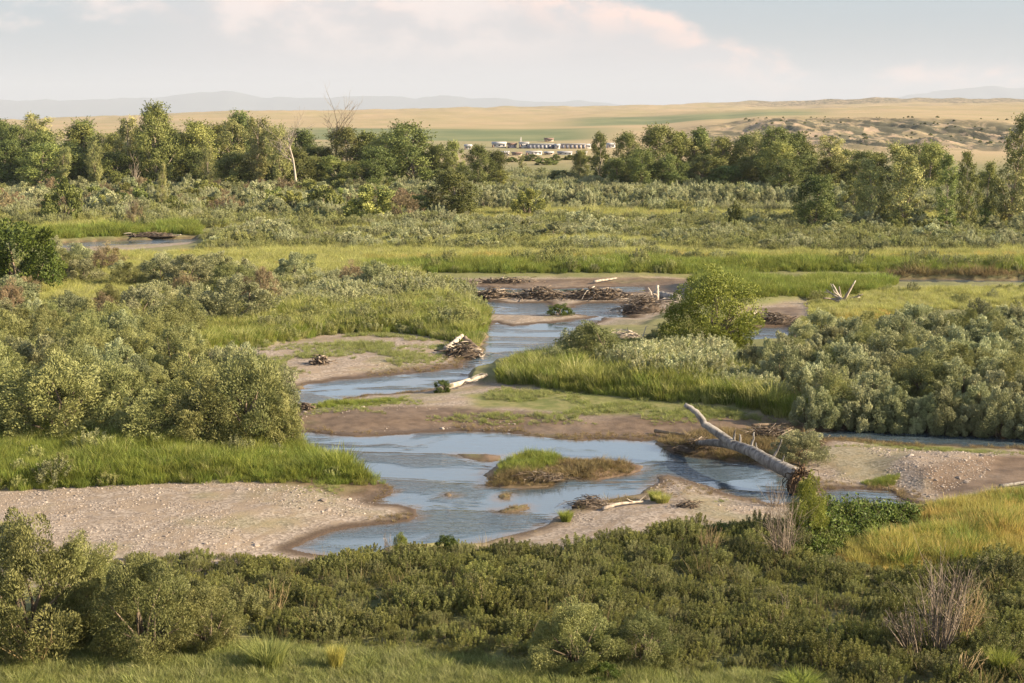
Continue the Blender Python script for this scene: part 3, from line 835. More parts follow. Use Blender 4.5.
D_ = dict
cover('reeds', 'tall green reeds and sedges along the river banks', [
    (Z_bank_left, 0.36, 0.85, 0.35, D_(dmin=0.05)), (Z_mid_reed, 0.60, 1.05, 0.35, D_(dmin=0.05)), (Z_belt_reed, 0.85, 1.25, 0.4, D_(dmin=0.0)),
    (Z_reed_right, 0.6, 1.3, 0.3, D_(dmin=0.0)), (Z_reeds, 0.62, 1.25, 0.35, D_(dmin=0.1)), ([(0, 236), (60, 236), (200, 231), (205, 238), (150, 238), (50, 243), (0, 245)], 0.9, 1.5, 0.3, D_(dmin=0.0)), (Z_north_grass, 0.4, 0.40, 0.4, {}), (Z_yellow, 0.45, 0.75, 0.4, D_(patch=(2.5, -0.05, 67))),
    (Z_island, 0.28, 0.45, 0.5, D_(dmin=0.25, keep=.75)), ([(858, 484), (880, 480), (900, 480), (898, 488), (870, 488)], 0.25, 0.6, 0.3, {})], C_reed, 4)
cover('tall_grass', 'tall yellowish grass over the flat banks', [
    *[(c_, 0.85, 0.85, 0.3, {}) for c_ in CLEAR_PX],
    (Z_belt_tall, 0.95, 0.95, 0.4, {}), (Z_flat_right, 0.6, 0.6, 0.4, {}), (Z_mid_scrub, 0.8, 0.8, 0.4, {}), (Z_left_fill, 0.85, 0.8, 0.4, {}), (Z_scrub, 1.1, 1.0, 0.35, {}), (Z_scrub_left, 1.4, 1.0, .4, {}),
    (Z_bank_left, 0.9, 0.9, 0.4, D_(patch=(4, 0.0, 8))), (Z_mid_reed, 1.0, 1.2, 0.4, {}), (Z_reeds, 0.9, 1.35, 0.3, {}), (Z_near_right_tree, 0.6, 0.6, 0.4, {}), (Z_behind_scrub, 1.8, 1.2, 0.4, {})], C_tall, 4)
cover('ripe_grass', 'ripening yellow and orange grass on the right bank', [
    (CLEAR_PX[4], 1.1, 0.9, 0.3, {}), (CLEAR_PX[0], 1.6, 0.8, 0.3, D_(patch=(8, 0.05, 95))),
    (Z_yellow, 0.34, 0.75, 0.4, {}), ([(795, 338), (800, 325), (860, 318), (900, 322), (850, 333)], 0.5, 0.6, 0.3, {}),
    ([(200, 348), (225, 333), (265, 338), (240, 347)], 0.5, 0.6, 0.3, {}), ([(360, 270), (760, 266), (1200, 270), (1200, 266), (760, 262.5), (360, 266)], 0.9, 1.1, 0.3, {})], C_yel, 4)
cover('meadow_grass', 'short bluish green meadow grass along the near edge', [
    (Z_front, 0.27, 0.42, 0.4, {}), (Z_north_grass2, 0.5, 0.30, 0.5, D_(patch=(3, -0.1, 4), dmin=0.4)), ([(850, 441), (900, 446), (1000, 451), (985, 458), (900, 456)], 0.5, 0.2, 0.4, {}),
    ([(380, 352), (460, 345), (455, 356), (400, 360)], 0.5, 0.35, 0.4, D_(keep=.5)),
    ([(190, 366), (268, 352), (338, 337), (396, 337), (470, 347), (440, 366), (330, 376), (220, 382)], 0.42, 0.30, 0.5, D_(patch=(4, 0.08, 31), dmin=0.8)), ([(300, 420), (330, 400), (480, 392), (560, 396), (760, 416), (700, 430), (520, 428)], 0.42, 0.24, 0.5, D_(patch=(3.5, 0.05, 32), dmin=0.7)),
    ([(800, 478), (815, 450), (880, 446), (1000, 452), (1100, 460), (1000, 462), (880, 458), (850, 480)], 0.40, 0.22, 0.5, D_(patch=(2.5, 0.05, 33), dmin=0.4)), ([(170, 490), (340, 486), (390, 490), (360, 505), (300, 500)], 0.4, 0.2, 0.5, D_(patch=(2.5, 0.22, 34), dmin=0.4)), ([(640, 515), (660, 500), (740, 500), (700, 520)], .35, .2, .5, D_(patch=(2, 0.15, 35)))], C_short, 4)
cover('dead_grass', 'matted brown dead grass on the mud and the islets', [
    (Z_island_dry, 0.24, 0.36, 0.6, D_(dmin=-0.05)), ([(498, 499), (502, 494), (511, 494), (510, 499)], 0.22, 0.3, 0.4, D_(dmin=-0.1)), ([(497, 512), (512, 507), (529, 505), (529, 509), (512, 513)], 0.22, 0.25, 0.4, D_(dmin=-0.1)),
    ([(525, 441), (560, 436), (660, 434), (700, 436), (700, 442), (600, 441)], 0.35, 0.22, 0.5, D_(dmin=0.0)),
    ([(650, 452), (655, 440), (700, 434), (800, 430), (830, 440), (800, 470), (740, 466), (690, 456)], 0.35, 0.35, 0.5, D_(dmin=0.0)),
    ([(575, 512), (590, 500), (640, 496), (655, 484), (700, 488), (740, 496), (690, 498), (640, 508)], 0.35, 0.28, 0.5, D_(keep=.55)),
    ([(372, 502), (385, 483), (394, 488), (388, 498)], 0.25, 0.3, 0.4, D_(dmin=-0.05)), ([(365, 520), (400, 514), (414, 514), (410, 520), (380, 525)], 0.3, 0.3, 0.4, D_(dmin=0.0)),
    ([(880, 280), (1200, 281), (1200, 279), (880, 277)], 0.7, 0.8, 0.4, {}),
    ([(285, 440), (300, 400), (480, 384), (760, 418), (830, 432), (790, 442), (512, 440)], 0.5, 0.16, 0.6, D_(dmin=0.05, dmax=1.3, patch=(2.5, 0.0, 81))), ([(290, 392), (300, 340), (400, 330), (490, 350), (470, 372)], 0.5, 0.18, 0.6, D_(dmin=0.05, dmax=1.5, patch=(2.5, -0.05, 82))),
    ([(512, 540), (640, 492), (660, 474), (770, 500), (800, 506), (640, 520)], 0.35, 0.16, 0.6, D_(dmin=0.02, dmax=1.0, patch=(1.6, 0.0, 83))), ([(800, 510), (800, 470), (830, 432), (1100, 448), (1100, 490), (900, 512)], 0.4, 0.2, 0.6, D_(dmin=0.02, dmax=1.3, patch=(2, -0.1, 84)))], C_dry, 4, 0.3)
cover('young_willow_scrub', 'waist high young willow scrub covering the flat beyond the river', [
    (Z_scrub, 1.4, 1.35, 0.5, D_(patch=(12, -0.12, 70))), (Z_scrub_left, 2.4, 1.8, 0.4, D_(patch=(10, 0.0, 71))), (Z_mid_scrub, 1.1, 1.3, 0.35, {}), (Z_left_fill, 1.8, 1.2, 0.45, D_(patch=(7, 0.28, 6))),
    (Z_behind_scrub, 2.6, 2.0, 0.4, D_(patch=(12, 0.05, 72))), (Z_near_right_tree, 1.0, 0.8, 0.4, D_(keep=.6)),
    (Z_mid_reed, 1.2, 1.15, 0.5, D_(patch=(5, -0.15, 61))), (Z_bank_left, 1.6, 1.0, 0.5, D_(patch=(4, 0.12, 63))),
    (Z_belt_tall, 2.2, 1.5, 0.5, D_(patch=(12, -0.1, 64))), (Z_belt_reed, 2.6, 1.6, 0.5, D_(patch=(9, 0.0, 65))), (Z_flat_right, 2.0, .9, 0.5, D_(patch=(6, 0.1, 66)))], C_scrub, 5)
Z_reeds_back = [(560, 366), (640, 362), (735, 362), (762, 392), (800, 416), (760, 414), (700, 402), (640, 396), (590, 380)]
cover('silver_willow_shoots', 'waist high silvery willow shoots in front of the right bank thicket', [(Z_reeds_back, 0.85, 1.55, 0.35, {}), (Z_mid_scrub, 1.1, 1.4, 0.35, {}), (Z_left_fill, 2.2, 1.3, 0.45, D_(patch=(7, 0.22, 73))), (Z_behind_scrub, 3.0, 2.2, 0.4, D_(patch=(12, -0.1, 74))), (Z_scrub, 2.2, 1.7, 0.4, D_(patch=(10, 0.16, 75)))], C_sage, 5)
cover('low_brush', 'dense knee high brush of small dark leaves filling the near bank', [(Z_brush, 0.68, 0.55, 0.5, {}), (Z_brush, 1.1, 0.82, 0.45, D_(patch=(2.2, -0.15, 41))), (Z_brush, 2.6, 1.05, 0.35, D_(patch=(5.0, 0.05, 42)))], C_brush, 6, 0.1)
cover('dry_stalks', 'thin straw coloured stalks standing in the low near brush', [(Z_brush, 1.5, 1.0, 0.4, D_(patch=(3, 0.12, 88)))], cp('stalk_tuft', lambda i: tuft_mesh('stalk_tuft', M['dry_grass'], 14, 0.35, 0.012, 0.35, 160 + i)), 4)
cover('leafy_undergrowth', 'bright green leafy undergrowth beside the ripening grass', [
    (Z_leafy, 0.5, 0.95, 0.35, {}), ([(655, 551), (690, 543), (770, 545), (770, 560), (690, 562)], 0.7, 0.65, 0.3, {})], C_leafy, 4)


def stone_mesh(name, seed):
    r = np.random.default_rng(seed)
    me = bpy.data.meshes.new(name)
    import bmesh
    bm = bmesh.new(); bmesh.ops.create_icosphere(bm, subdivisions=1, radius=1)
    for v in bm.verts: v.co = v.co * float(r.uniform(.75, 1.1))
    bm.to_mesh(me); bm.free(); me.materials.append(M['stone'])
    return me


C_stone = proto_collection('river_stone', [stone_mesh('river_stone', i) for i in range(4)])


def stones():
    P, S, Rz, T = [], [], [], []
    for i, (poly, sp, h, kw) in enumerate([
            ([(-150, 515), (0, 500), (62, 492), (175, 487), (306, 492), (345, 498), (418, 512), (366, 526), (300, 550), (150, 560), (-150, 580)], 0.21, 0.034, D_(patch=(5, -0.15, 12))),
            ([(512, 533), (579, 508), (655, 478), (712, 486), (800, 506), (760, 520), (640, 512), (560, 530)], 0.22, 0.034, D_(patch=(4, -0.1, 13))),
            ([(820, 480), (850, 452), (930, 452), (1000, 458), (985, 485), (930, 500), (860, 490)], 0.20, 0.040, D_(patch=(4, -0.35, 14))),
            ([(290, 436), (300, 405), (340, 402), (520, 425), (512, 434)], 0.4, 0.035, D_(patch=(3, 0.0, 15))),
            ([(300, 388), (340, 340), (460, 350), (460, 366)], 0.5, 0.04, D_(patch=(3, 0.0, 16)))]):
        x, y, z, r = zone_points(poly, sp, seed=300 + i, **kw)
        s = h * np.exp(r.normal(0, .45, len(x)))
        P.append(np.stack([x, y, z], -1)); S.append(np.stack([s * 1.25, s, s * .65], -1)); Rz.append(r.uniform(0, 6.28, len(x))); T.append(r.normal(0, .2, (len(x), 2)))
    scatter('gravel', 'pale pinkish river stones lying on the gravel bars', np.concatenate(P), np.concatenate(S), np.concatenate(Rz), np.concatenate(T), C_stone, 4)


stones()


# ------------------------------------------------------------------ shrub prototypes: foliage and stems as two meshes of unit height
def shrub_meshes(name, mat, nleaf, leaf, seed, width=0.55, clumps=22, up=0.5, droop=0.0, gap=0.0, stem_n=10, shape=1.0, lift=0.02, stemw=0.014):
    """width = half width relative to the height"""
    r = np.random.default_rng(seed)
    g, s = Geo(), Geo()
    cs = []
    for i in range(clumps):
        a = i * 2.39996 + r.uniform(-.5, .5); u = r.random() ** 0.55
        zz = (lift + (0.84 - lift) * ((i + .5) / clumps) ** 1.15)
        prof = math.sin(math.pi * min(1, (zz * 0.95 + 0.22)) ** shape) ** 0.6
        rad = width * prof * (0.40 + 0.45 * u)
        cs.append((rad * math.cos(a), rad * math.sin(a), zz * r.uniform(.86, 1.06), r.uniform(0.11, 0.21)))
    per = nleaf // clumps
    for (cx, cy, cz, cr) in cs:
        npl = 4
        ctint = 0.5 + 0.15 * r.normal()
        for q_ in range(npl):
            k = max(6, int(per / npl * r.uniform(.6, 1.4)))
            ax = np.array([cx, cy, 0]) / width * 0.9 + np.array([0, 0, .25 + up]) + r.normal(0, .42, 3) - np.array([0, 0, droop]); ax /= np.linalg.norm(ax)
            t = r.random(k) ** .8
            L_ = cr * r.uniform(1.2, 1.9)
            rad = r.normal(0, 1, (k, 3)); rad -= (rad @ ax)[:, None] * ax; rl = np.linalg.norm(rad, axis=1)[:, None] + 1e-6
            wd_ = cr * 0.62 * (np.sin(np.pi * (0.12 + 0.86 * t)) ** .7)[:, None] * (0.55 + 0.5 * r.random((k, 1)))
            C = np.array([cx, cy, cz]) + r.normal(0, cr * .28, 3) + ax * ((t - .42) * L_)[:, None] + rad / rl * wd_
            C[:, 2] = np.maximum(C[:, 2], 0.01 + 0.03 * r.random(k))
            D = ax * 1.0 + rad / rl * .45 + r.normal(0, .38, (k, 3))
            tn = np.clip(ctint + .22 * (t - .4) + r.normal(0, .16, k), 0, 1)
            Nn = rad / rl * .75 + np.array([cx, cy, (cz - .35) * .8]) / width * 1.0 + np.array([0, 0, .22]) + r.normal(0, .20, (k, 3))
            leaves(g, C, D, leaf[0] * r.uniform(.65, 1.3, k), leaf[1] * r.uniform(.65, 1.3, k), tn, r, 0, Nn)
    for i in range(stem_n):
        cx, cy, cz, cr = cs[int(i * len(cs) / stem_n)]
        b = r.normal(0, .05, 2)
        tube(s, [(b[0], b[1], -0.03), (b[0] + cx * .35, b[1] + cy * .35, cz * .5), (cx, cy, cz)], [stemw * 1.3, stemw, stemw * .4], 4, r.random(), 0)
    return g.mesh(name + '_foliage', [mat]), s.mesh(name + '_stems', [M['stem']]), None


def joined(fm_args):
    """the same shrub as ONE mesh, for copies too small to show their parts"""
    f, s, _ = shrub_meshes(*fm_args[0], **fm_args[1])
    import bmesh
    me = bpy.data.meshes.new(f.name.replace('_foliage', ''))
    bm = bmesh.new(); bm.from_mesh(f); n = len(bm.faces)
    bm.from_mesh(s); bm.faces.ensure_lookup_table()
    for fc in bm.faces[n:]: fc.material_index = 1
    bm.to_mesh(me); bm.free(); me.materials.append(f.materials[0]); me.materials.append(M['stem'])
    return me


PRO = {
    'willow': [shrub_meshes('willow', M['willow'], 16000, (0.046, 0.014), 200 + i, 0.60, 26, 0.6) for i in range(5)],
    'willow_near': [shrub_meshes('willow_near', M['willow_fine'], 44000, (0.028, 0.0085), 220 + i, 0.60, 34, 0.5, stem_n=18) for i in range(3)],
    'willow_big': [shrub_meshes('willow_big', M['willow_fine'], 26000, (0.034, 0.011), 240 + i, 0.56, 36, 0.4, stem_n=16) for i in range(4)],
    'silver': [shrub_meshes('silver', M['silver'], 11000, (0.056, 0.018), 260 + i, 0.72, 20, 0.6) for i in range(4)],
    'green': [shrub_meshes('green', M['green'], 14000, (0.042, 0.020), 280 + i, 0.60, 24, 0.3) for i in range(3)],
    'yellow_green': [shrub_meshes('yellow_green', M['yellow_green'], 24000, (0.032, 0.011), 290 + i, 0.52, 44, 0.5, stem_n=16) for i in range(2)],
    'brown': [shrub_meshes('brown', M['brown_twig'], 6000, (0.085, 0.010), 300 + i, 0.62, 22, 0.9, stem_n=16) for i in range(2)],
}
PROJ = {k: [joined(((k, m, n, lf, sd + i, wd, cl, up), {})) for i in range(4)] for k, (m, n, lf, sd, wd, cl, up) in {
    'far_willow': (M['willow'], 5600, (0.075, 0.028), 400, 0.68, 18, 0.5), 'far_silver': (M['silver'], 5000, (0.078, 0.028), 420, 0.80, 16, 0.5),
    'far_green': (M['cotton'], 6000, (0.065, 0.038), 440, 0.62, 18, 0.3), 'far_dark': (M['dense'], 6500, (0.060, 0.036), 460, 0.52, 20, 0.3),
    'far_brown': (M['brown_twig'], 2600, (0.12, 0.016), 480, 0.66, 18, 0.8)}.items()}


def shrub(name, kind, px, row, hpx, wpx, label, cat='shrub', group=None, seed=None, rz=None):
    """base at pixel (px, row); hpx, wpx: size in photo pixels"""
    x, y = gp(px, row, 0.5); z = gz1(x, y)
    x, y = gp(px, row, z); z = gz1(x, y)
    dp = depth_at(y, z); h = hpx / F * dp; w = wpx / F * dp
    return shrub_at(name, kind, x, y, z, h, w, label, cat, group, seed, rz)


_cnt = {}


def shrub_at(name, kind, x, y, z, h, w, label, cat, group, seed=None, rz=None):
    i = _cnt.get(kind, 0) if seed is None else seed
    _cnt[kind] = i + 1
    rz = random.uniform(0, 6.283) if rz is None else rz
    if kind in PRO:
        f, s, _ = PRO[kind][i % len(PRO[kind])]
        halfw = {'willow': .62, 'willow_near': .64, 'willow_big': .6, 'silver': .74, 'green': .62, 'yellow_green': .54, 'brown': .64}[kind]
        e = empty(name, (x, y, z - 0.04)); e.rotation_euler = (0, 0, rz)
        e.scale = (w / 2 / halfw, w / 2 / halfw, h)
        for nm, me in (('foliage', f), ('stem', s)):
            o = link(bpy.data.objects.new(nm, me)); o.parent = e
    else:
        me = PROJ[kind][i % 4]
        halfw = {'far_willow': .70, 'far_silver': .82, 'far_green': .64, 'far_dark': .55, 'far_brown': .68}[kind]
        e = link(bpy.data.objects.new(name, me)); e.location = (x, y, z - 0.05); e.rotation_euler = (0, 0, rz)
        e.scale = (w / 2 / halfw, w / 2 / halfw, h)
    tag(e, label, cat, group)
    return e


HERO = []          # world spots of hand-placed shrubs, kept clear by the thickets


def hero(name, kind, px, row, hpx, wpx, label, cat='shrub', group=None, seed=None, rz=None):
    e = shrub(name, kind, px, row, hpx, wpx, label, cat, group, seed, rz)
    HERO.append((e.location.x, e.location.y, wpx / F * depth_at(e.location.y) * 0.5))
    return e


# --- hand-placed shrubs
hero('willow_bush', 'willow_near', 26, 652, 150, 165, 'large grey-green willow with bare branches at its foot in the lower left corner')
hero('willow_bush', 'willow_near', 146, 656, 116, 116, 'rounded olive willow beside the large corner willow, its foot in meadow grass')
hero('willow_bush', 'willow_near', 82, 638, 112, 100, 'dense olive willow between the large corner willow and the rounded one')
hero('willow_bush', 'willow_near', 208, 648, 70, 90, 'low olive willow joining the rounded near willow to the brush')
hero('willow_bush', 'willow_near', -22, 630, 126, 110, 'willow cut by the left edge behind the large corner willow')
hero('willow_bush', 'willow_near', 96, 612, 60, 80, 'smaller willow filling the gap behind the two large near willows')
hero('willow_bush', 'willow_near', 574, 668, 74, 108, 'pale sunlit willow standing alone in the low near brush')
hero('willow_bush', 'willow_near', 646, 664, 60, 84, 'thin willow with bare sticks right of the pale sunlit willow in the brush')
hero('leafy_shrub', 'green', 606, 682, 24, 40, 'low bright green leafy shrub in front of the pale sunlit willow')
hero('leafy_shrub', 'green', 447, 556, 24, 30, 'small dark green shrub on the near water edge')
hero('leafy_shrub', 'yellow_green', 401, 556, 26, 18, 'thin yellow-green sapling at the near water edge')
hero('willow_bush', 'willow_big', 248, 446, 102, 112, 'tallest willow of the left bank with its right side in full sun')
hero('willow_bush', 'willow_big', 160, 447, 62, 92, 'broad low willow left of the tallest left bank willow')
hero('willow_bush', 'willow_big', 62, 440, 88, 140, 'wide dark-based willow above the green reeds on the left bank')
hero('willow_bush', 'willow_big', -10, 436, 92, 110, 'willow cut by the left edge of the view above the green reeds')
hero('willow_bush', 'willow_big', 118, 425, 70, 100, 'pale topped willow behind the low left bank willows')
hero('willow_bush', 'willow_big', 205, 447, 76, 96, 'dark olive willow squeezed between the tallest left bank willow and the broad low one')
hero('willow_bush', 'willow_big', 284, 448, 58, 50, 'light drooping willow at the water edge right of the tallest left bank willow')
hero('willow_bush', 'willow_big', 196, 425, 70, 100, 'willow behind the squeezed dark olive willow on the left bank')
hero('leafy_shrub', 'green', 22, 292, 78, 100, 'tall bright green leafy shrub at the left edge')
hero('leafy_shrub', 'green', -14, 286, 70, 60, 'green leafy shrub cut by the left edge behind the tall bright green one')
hero('bare_shrub', 'brown', 12, 314, 36, 46, 'reddish brown bare shrub at the left edge below the green leafy shrub')
hero('willow_bush', 'willow_big', 178, 338, 44, 78, 'round olive willow above the patch of yellow grass')
hero('willow_bush', 'willow', 236, 322, 48, 96, 'dark wide willow left of the river with a brown cast')
hero('bare_shrub', 'brown', 262, 306, 40, 60, 'brown twiggy shrub behind the dark wide willow')
hero('willow_bush', 'willow', 190, 288, 36, 70, 'willow bush with dark hollow in the scrub left of the river')
hero('bare_shrub', 'brown', 352, 288, 28, 40, 'brown shrub beside the dark round bush on the scrub flat')
hero('leafy_shrub', 'willow', 376, 292, 34, 46, 'dark round bush alone on the scrub flat left of the river')
hero('willow_bush', 'willow_big', 594, 364, 44, 84, 'grey-green willow on the right river bank where the channel narrows')
hero('willow_bush', 'willow', 556, 369, 24, 46, 'low willow at the water edge beside the narrow channel')
hero('willow_tree', 'yellow_green', 713, 347, 82, 104, 'bright yellow-green bushy willow tree standing alone by the driftwood', 'tree', seed=0)
hero('willow_bush', 'silver', 574, 352, 24, 40, 'short silvery shrub left of the channel bank willow')
hero('leafy_shrub', 'green', 670, 353, 18, 16, 'very small dark green shrub left of the lone bright willow tree')
hero('leafy_shrub', 'green', 560, 317, 13, 28, 'dark green shrub on the sand bar in mid river')
hero('leafy_shrub', 'green', 443, 391, 14, 22, 'small green shrub at the left end of the pale log')
hero('drooping_shrub', 'willow', 800, 462, 36, 66, 'drooping straw-topped shrub behind the root end of the big fallen log')
hero('leafy_shrub', 'yellow_green', 808, 540, 70, 44, 'tall thin yellow-green shrub in front of the big log roots')
hero('far_shrub', 'far_dark', 735, 231, 31, 17, 'narrow dark green bush standing alone on the scrub flat')
HERO.append((*gp(814, 233, .5), 4.5))
HERO.append((*gp(460, 219, .5), 6.5))
hero('far_shrub', 'far_green', 372, 222, 42, 66, 'dark olive bush left of the broad bush tree')
hero('far_shrub', 'far_green', 325, 214, 32, 44, 'bush left of the dark olive bush under the dead trees')
hero('far_shrub', 'far_green', 64, 222, 44, 44, 'ragged green bush on the far left flat')
hero('far_shrub', 'far_brown', 405, 222, 30, 50, 'brownish bush right of the dark olive bush')
hero('far_shrub', 'far_green', 528, 217, 30, 40, 'green bush at the left end of the long willow belt')
hero('far_shrub', 'far_brown', 136, 226, 26, 22, 'brown bare bush beyond the far bend of the river')


# --- thickets of individual shrubs
def thicket(name, kinds, poly, spacing, hrange, asp, label_of, cat, group, seed, limit=400, jitter=0.35, dmin=0.5):
    x, y, z, r = zone_points(poly, spacing, dmin, seed=seed)
    ok = clear_of_meadows(x, y); x, y, z = x[ok], y[ok], z[ok]
    order = np.argsort(y)
    n = 0
    for i in order:
        if any((x[i] - hx) ** 2 + (y[i] - hy) ** 2 < (hr * 0.8) ** 2 for hx, hy, hr in HERO): continue
        px, py = proj(x[i], y[i], z[i])
        h = r.uniform(*hrange); w = h * r.uniform(*asp)
        if px < -20 - F * w / 2 / y[i] or px > 1044 + F * w / 2 / y[i]: continue
        kind = kinds[int(r.integers(0, len(kinds)))]
        lb = label_of(px, py, kind, h / hrange[1])
        shrub_at(name, kind, x[i], y[i], z[i], h, w, lb, cat, group, None, float(r.uniform(0, 6.28)))
        n += 1
        if n >= limit: break
    return n


def sz(hr): return 'tall' if hr > 0.86 else ('low' if hr < 0.68 else 'mid-sized')


Z_T1 = [(742, 395), (756, 380), (790, 366), (850, 353), (920, 346), (1024, 346), (1110, 346), (1110, 458), (1024, 441), (930, 436), (860, 431), (800, 420)]


def lab_T1(px, py, kind, hr):
    row = 'at the water edge' if py > 405 else ('in the middle' if py > 365 else 'at the back')
    side = 'right half' if px > 890 else 'left half'
    return '%s willow %s of the right bank thicket, %s' % (sz(hr), row, side)


n1 = thicket('willow_bush', ['willow', 'silver', 'willow', 'silver', 'willow_big'], Z_T1, 2.2, (1.9, 3.7), (0.9, 1.4), lab_T1, 'shrub', 'willows of the right bank thicket', 500, dmin=-0.35)
r_ = np.random.default_rng(77)
for i_ in range(17):
    px_ = 806 + i_ * 17.5 + r_.uniform(-4, 4); row_ = np.interp(px_, [800, 868, 943, 1024, 1110], [428, 427.5, 431.5, 436.5, 443])
    x_, y_ = gp(px_, row_, .1); z_ = max(.05, gz1(x_, y_)); h_ = r_.uniform(2.1, 3.4)
    shrub_at('willow_bush', ['silver', 'willow', 'willow'][i_ % 3], x_, y_, z_, h_, h_ * r_.uniform(.95, 1.3), '%s willow leaning over the dark side channel, front row of the right bank thicket' % sz(h_ / 3.4), 'shrub', 'willows of the right bank thicket')
Z_T2 = [(-60, 425), (60, 415), (230, 425), (285, 430), (280, 405), (200, 395), (150, 375), (200, 365), (130, 348), (-60, 350)]


def lab_T2(px, py, kind, hr):
    row = 'close behind the front row' if py > 400 else ('in the middle' if py > 372 else 'along the back')
    return '%s willow %s of the left bank thicket, %s' % (sz(hr), row, 'near the view edge' if px < 110 else 'near the river')


n2 = thicket('willow_bush', ['willow_big', 'willow', 'willow_big'], Z_T2, 2.6, (2.4, 4.2), (1.0, 1.35), lab_T2, 'shrub', 'willows of the left bank thicket', 520)


def lab_T3(px, py, kind, hr):
    tone = {'silver': 'silvery', 'willow': 'olive', 'willow_big': 'dark olive', 'brown': 'brown twiggy'}[kind]
    row = 'front' if py > 320 else ('middle' if py > 290 else 'back')
    return '%s %s shrub, %s of left scrub flat, %s' % (sz(hr), tone, row, 'by the view edge' if px < 100 else ('around the round olive willow' if px < 240 else 'towards the river'))


n3 = thicket('scrub_shrub', ['silver', 'willow', 'willow', 'willow_big', 'willow', 'brown'], Z_left_fill, 6.0, (1.9, 3.6), (1.3, 2.0), lab_T3, 'shrub', 'shrubs scattered over the left scrub flat', 540)
Z_T4 = [(480, 216), (620, 214), (770, 213), (860, 218), (860, 206), (770, 198), (620, 198), (500, 200)]


def lab_T4(px, py, kind, hr):
    return '%s pale willow in the long willow belt, %s stretch' % (sz(hr), 'its left' if px < 610 else ('its middle' if px < 740 else 'its right'))


n4 = thicket('belt_willow', ['far_willow', 'far_silver'], Z_T4, 4.4, (3.0, 4.8), (1.0, 1.5), lab_T4, 'shrub', 'willows of the long belt beyond the scrub flat', 560, 130)
Z_T5 = [(-40, 224), (150, 220), (330, 224), (460, 222), (460, 200), (330, 196), (150, 196), (-40, 204)]


def lab_T5(px, py, kind, hr):
    tone = {'far_willow': 'olive', 'far_silver': 'pale silvery', 'far_green': 'green', 'far_brown': 'brown'}[kind]
    return '%s %s bush below the left tree line, %s' % (sz(hr), tone, 'left third' if px < 150 else ('middle third' if px < 310 else 'right third'))


n5 = thicket('far_bush', ['far_willow', 'far_silver', 'far_willow', 'far_green', 'far_brown'], Z_T5, 7.2, (2.8, 4.9), (1.3, 2.1), lab_T5, 'shrub', 'bushes below the left tree line', 580, 170)
Z_T6 = [(840, 238), (1060, 244), (1060, 215), (950, 206), (840, 205)]


def lab_T6(px, py, kind, hr):
    return '%s %s bush around the feet of the poplars' % (sz(hr), {'far_willow': 'olive', 'far_silver': 'pale silvery', 'far_green': 'green'}[kind])


n6 = thicket('far_bush', ['far_willow', 'far_silver', 'far_green'], Z_T6, 4.6, (1.8, 3.4), (1.1, 1.7), lab_T6, 'shrub', 'bushes around the poplars', 600, 90)
Z_T7 = [(200, 252), (400, 258), (760, 256), (1060, 262), (1060, 234), (760, 226), (500, 228), (330, 234)]


def lab_T7(px, py, kind, hr):
    return '%s %s bush rising from the scrub flat, %s' % (sz(hr), {'far_willow': 'olive', 'far_silver': 'pale silvery'}[kind], 'left part' if px < 450 else ('middle part' if px < 740 else 'right part'))


n7 = thicket('scrub_bush', ['far_willow', 'far_silver', 'far_silver'], Z_T7, 10.5, (1.7, 2.9), (1.7, 2.8), lab_T7, 'shrub', 'bushes rising from the scrub flat', 620, 110)
print('thickets', n1, n2, n3, n4, n5, n6, n7)


